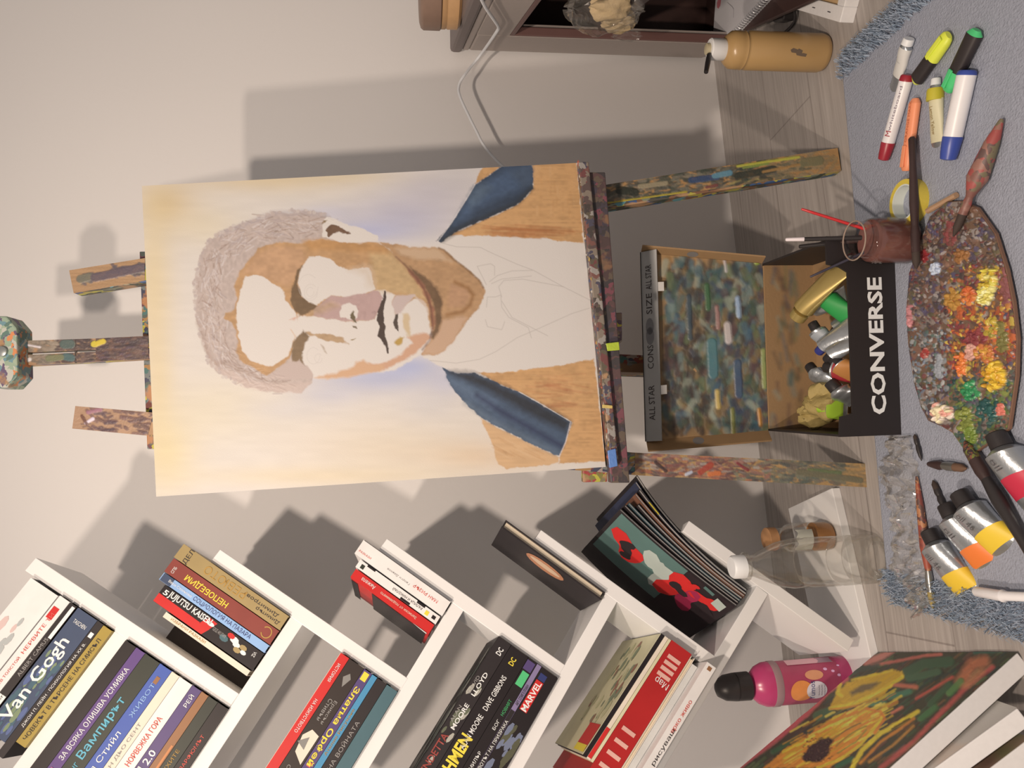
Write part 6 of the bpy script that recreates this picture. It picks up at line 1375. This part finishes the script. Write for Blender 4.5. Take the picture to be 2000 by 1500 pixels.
# power cable
cpx = [(925, -40), (945, 8), (966, 40), (973, 52), (970, 62), (940, 105), (905, 150), (896, 170), (899, 190), (915, 225), (930, 255), (946, 285), (975, 318), (1010, 345)]
cy = [-.075, -.07, -.065, -.062, -.062, -.070, -.058, -.055, -.055, -.055, -.055, -.055, -.055, -.055]
pts = [onP(x, y, cP + cnv * .012, cnv) if y < 95 else onY(x, y, yv) for (x, y), yv in zip(cpx, cy)]
def smooth_path(p, n=8):
    out = []
    for i in range(len(p) - 1):
        p0, p1, p2, p3 = p[max(i - 1, 0)], p[i], p[i + 1], p[min(i + 2, len(p) - 1)]
        for k in range(n):
            t = k / n; out.append(.5 * (2 * p1 + (p2 - p0) * t + (2 * p0 - 5 * p1 + 4 * p2 - p3) * t * t + (3 * p1 - p0 - 3 * p2 + p3) * t ** 3))
    return out + [p[-1]]
g = G(); g.tube(smooth_path(pts), .0024, 8); tag(g.out('power_cable', mat('white_cable', C(214, 204, 194), .45), smooth=True), 'thin white cable hanging in front of the wall from the cabinet top', 'cable')
# clear bag with tan scraps hanging over the cabinet shelf
bg = thing('plastic_bag', 'clear plastic bag of crumpled tan paper on the cabinet shelf', 'bag', cpn(ts + .06, hs + .008, .03))
g = G(); crumple(g, onP(1192, 14, cP + cnv * .012, cnv), .014, .020, .026, 31, amp=.28); crumple(g, onP(1208, 42, cP + cnv * .016, cnv), .013, .018, .022, 32, amp=.28); g.out('tan_paper', mat('tan_paper', C(176, 146, 104), .75, var=.12, bump=.5), bg, smooth=True)
M_film = mat_clear('clear_film', (.985, .985, .98), .03, .12, ior=1.2, haze=.03, hcol=(.8, .78, .74))
g = G(); crumple(g, onP(1180, 18, cP + cnv * .016, cnv), .026, .036, .046, 33, 34, 22, amp=.25); g.out('bag_film', M_film, bg, smooth=False)
g = G(); crumple(g, onP(1224, 70, cP + cnv * .014, cnv), .006, .010, .020, 35, amp=.3); g.out('bag_corner', M_film, bg, smooth=False)

# spiral pad lying on the bottom board of the cabinet
zp0, zp1 = ZB + .0085, ZB + .0175
na, nb, nc = onZ(1391, 88, zp1), onZ(1421, 84, zp0), onZ(1489, 12, zp0)
pad = thing('sketch_pad', 'pale spiral-bound sketch pad lying on the cabinet bottom behind the pump bottle', 'notebook', (na + nc) / 2 * [1, 1, 0] + [0, 0, zp0])
sd_ = nz((nc - nb) * [1, 1, 0]); inn = -cnv
q = [na, nb, nc, nc + sd_ * .06, nc + sd_ * .06 + inn * .16, na + inn * .2]
g = G(); g.prism([np.array([p[0], p[1], zp0]) for p in q], (0, 0, zp1 - zp0)); g.out('pages', mat('pad_paper', C(206, 194, 186), .75, var=.04), pad, bevel=.0008)
zc_ = lambda x, y: onZ(x, y, zp1 + .0004)
g = G(); fl_c = zc_(1404, 6); g.add([fl_c + .009 * np.array([math.cos(t), math.sin(t), 0]) for t in np.linspace(0, 6.28, 8)[:-1]], [tuple(range(7))]); g.out('pink_mark', mat('pad_pink', C(196, 110, 112), .6), pad)
g = G(); g.tube([zc_(*p) for p in ((1421, 5), (1430, 13), (1433, 18), (1433, 34))], .0005, 5); g.out('pencil_line', mat('pad_pencil', C(150, 138, 134), .7), pad)
SL = float(np.linalg.norm(nc - nb)) + .05; nk = int(SL / .0066); pth = []; prp = np.array([sd_[1], -sd_[0], 0]); prp = prp if prp @ cnv > 0 else -prp
for i in range(nk * 10):
    t = i / 10; a = 2 * math.pi * t; c_ = nb + sd_ * (.003 + .0066 * t)
    pth.append(np.array([c_[0], c_[1], (zp0 + zp1) / 2 + .0062 * math.sin(a)]) + prp * (.001 - .0050 * math.cos(a)))
g = G(); g.tube(pth, .0008, 5); g.out('spiral', mat('spiral_wire', C(206, 196, 186), .35, metal=.3), pad, smooth=True)
# black plug adapter
ad = thing('adapter', 'small black power adapter with a cord on the floor behind the pump bottle', 'adapter', onZ(1545, 28, 0))
ac = onZ(1546, 26, 0); g = G(); ax1 = nz(onZ(1548, 10, 0) - ac); ax2 = np.array([-ax1[1], ax1[0], 0]); g.prism([ac + ax1 * a_ + ax2 * b_ for a_, b_ in ((-.012, -.014), (.024, -.014), (.024, .012), (.0, .03), (-.012, .018))], (0, 0, .020)); g.out('adapter_body', M_black, ad, bevel=.003)
g = G(); g.tube(smooth_path([onZ(1552, 20, .012), onZ(1553, 38, .006), onZ(1545, 52, .003), onZ(1528, 68, .003), onZ(1505, 92, .003)]), .0022, 8); g.out('cord', M_black, ad, smooth=True)
# canvas lying face down, its stretcher bars up
k0 = onZ(1640, 44, .020); k1 = onZ(1486, -2, .020); k2 = onZ(1700, -18, .020)
e1_ = nz(k1 - k0); e2_ = np.array([e1_[1], -e1_[0], 0]); e2_ = e2_ if e2_ @ (k2 - k0) > 0 else -e2_
k0[2] = 0
bk_ = thing('canvas_back', 'small canvas lying face down on the floor with white stretcher edges and a tan back', 'canvas', k0 + e1_ * .12 + e2_ * .10)
def kbox(a0, a1, b0, b1, z0, z1, nm, m, bevel=.001):
    g = G(); f = lambda a, b, z: k0 + e1_ * a + e2_ * b + np.array([0, 0, z])
    g.hexa([f(a0, b0, z0), f(a1, b0, z0), f(a1, b1, z0), f(a0, b1, z0)], [f(a0, b0, z1), f(a1, b0, z1), f(a1, b1, z1), f(a0, b1, z1)]); return g.out(nm, m, bk_, bevel=bevel)
kw = .019; M_kw = MATS['white_canvas_side']
KL = min(.26, .93 * float(np.linalg.norm((k1 - k0)[:2])))
kbox(0, KL, 0, kw, .0, .020, 'stretcher_bar', M_kw); kbox(0, kw, kw, .2, .0, .0198, 'stretcher_bar', M_kw); kbox(KL - kw, KL, kw, .2, 0, .0198, 'stretcher_bar', M_kw); kbox(kw, KL - kw, .2 - kw, .2, 0, .0198, 'stretcher_bar', M_kw)
kbox(kw, KL - kw, kw, .2 - kw, 0, .003, 'raw_back', mat('raw_linen', C(196, 154, 106), .85, var=.1, scale=200), .0); kbox(kw, KL - kw, kw, kw + .024, .003, .016, 'inner_bar', mat('pine_bar', C(200, 160, 112), .6, var=.1, scale=60)); kbox(kw, kw + .024, kw + .024, .2 - kw, .003, .0158, 'inner_bar', MATS['pine_bar'])
for a_ in (.03, .075, .12): kbox(a_, a_ + .008, .008, .0092, .020, .0206, 'staple', mat('staple', C(120, 110, 104), .4, metal=.7), 0)
for b_ in (.04, .08, .12): kbox(.008, .0092, b_, b_ + .008, .0198, .0204, 'staple', MATS['staple'], 0)

# pump bottle
pb = onZ(1611, 104, 0); pb[2] = 0
pmp = thing('pump_bottle', 'amber-coloured oil bottle with a white collar and black nozzle, on the floor beside the rug', 'bottle', pb)
M_oil = mat('amber_bottle', C(174, 134, 84), .28, var=.10, scale=18, spec=.5)
PR = .0258
lathe(pmp, pb, [(0, 0), (0, PR * .78), (.003, PR * .92), (.010, PR), (.118, PR), (.120, PR * .96), (.1225, PR * .96), (.1245, PR * 1.0), (.127, PR * .97), (.130, PR * .99), (.141, PR * .95), (.148, PR * .72), (.150, PR * .5), (.150, 0)], M_oil, 'bottle_body')
lathe(pmp, pb, [(.1495, 0), (.1495, PR * .52), (.151, PR * .56), (.170, PR * .56), (.1715, PR * .5), (.1715, 0)], mat('white_collar', C(224, 212, 198), .4), 'collar')
lathe(pmp, pb, [(.1715, 0), (.1715, .008), (.176, .0075), (.177, .005), (.177, 0)], mat('collar_tip', C(176, 156, 120), .4), 'pump_top')
nzl0 = pb + [0, 0, .170]; nzl1 = onY(1379, 141, pb[1] - .012)
g = G(); g.tube([nzl0 + (nzl1 - nzl0) * .25, nzl0 + (nzl1 - nzl0) * .6, nzl1], [.0034, .0036, .0030], 10); g.out('nozzle', M_black, pmp, smooth=True)
vd2 = nz((CAM - pb) * [1, 1, 0]); vs2 = np.array([-vd2[1], vd2[0], 0])
for h_, w_, off in ((.052, .012, 0), (.060, .008, .002), (.045, .006, -.003)):
    g = G(); pc_ = [pb + vd2 * math.sqrt(max(PR * 1.012 * PR * 1.012 - (off + a_) ** 2, 0)) + vs2 * (off + a_) + [0, 0, h_ + b_] for a_, b_ in ((-w_ * .4, -.004), (w_ * .2, -.005), (w_ * .4, .001), (w_ * .1, .005), (-w_ * .3, .003))]
    g.add(pc_, [tuple(range(5))]); g.out('worn_print', mat('worn_print', C(104, 84, 66), .5), pmp)

# crumpled clear wrap with two brushes lying in it
def wrap(g, path, wd, seed, amp, nu=14, nv=70):
    r_ = np.random.RandomState(seed); ph = r_.rand(8) * 6.28; vs = []
    P_ = smooth_path(path, 6); n_ = len(P_)
    for i in range(nv):
        t = i / (nv - 1) * (n_ - 1.001); j = int(t); c_ = P_[j] * (1 - t + j) + P_[j + 1] * (t - j)
        d_ = nz(P_[min(j + 1, n_ - 1)] - P_[max(j - 1, 0)]); s_ = np.array([-d_[1], d_[0], 0])
        for k in range(nu):
            u = k / (nu - 1) - .5; w_ = wd * (1 + .3 * math.sin(i * .23 + ph[0]))
            hgt = amp * (.5 + .3 * math.sin(i * .9 + ph[1] + 3 * u) + .3 * math.sin(11 * u + ph[2] + i * .35) + .25 * r_.rand()) * (1 - (2 * u) ** 2 * .7)
            vs.append(c_ + s_ * (u * w_ + .004 * r_.randn()) + np.array([0, 0, .001 + max(hgt, 0)]))
    g.add(vs, [(i * nu + k, i * nu + k + 1, (i + 1) * nu + k + 1, (i + 1) * nu + k) for i in range(nv - 1) for k in range(nu - 1)])
g = G(); wrap(g, [fl(1762, 850, 0), fl(1765, 900, 0), fl(1762, 960, 0), fl(1772, 1030, 0), fl(1785, 1100, 0), fl(1800, 1150, 0), fl(1818, 1190, 0)], .056, 3, .015)
tag(g.out('plastic_wrap', mat_clear('wrap_film', (.98, .98, .975), .07, .16, ior=1.3, haze=.11, hcol=(.85, .83, .8)), smooth=True), 'crumpled strip of clear plastic wrap lying over reddish brushes at the rug edge', 'wrap')
brush('reddish brush lying under the clear plastic wrap', fl(1822, 1188, .005), fl(1790, 930, .005), .0045, mat_splat('red_orange_handle', C(150, 70, 50), [C(120, 60, 50), C(170, 110, 70), C(90, 60, 50)], .5, 40), M_ferr, mat('ochre_bristle', C(150, 126, 70), .8), .16, .12, fat=1.3)
brush('thin dark brush under the start of the plastic wrap', fl(1786, 848, .004), fl(1800, 900, .004), .0028, M_black, M_black, M_brist, .2, .2)
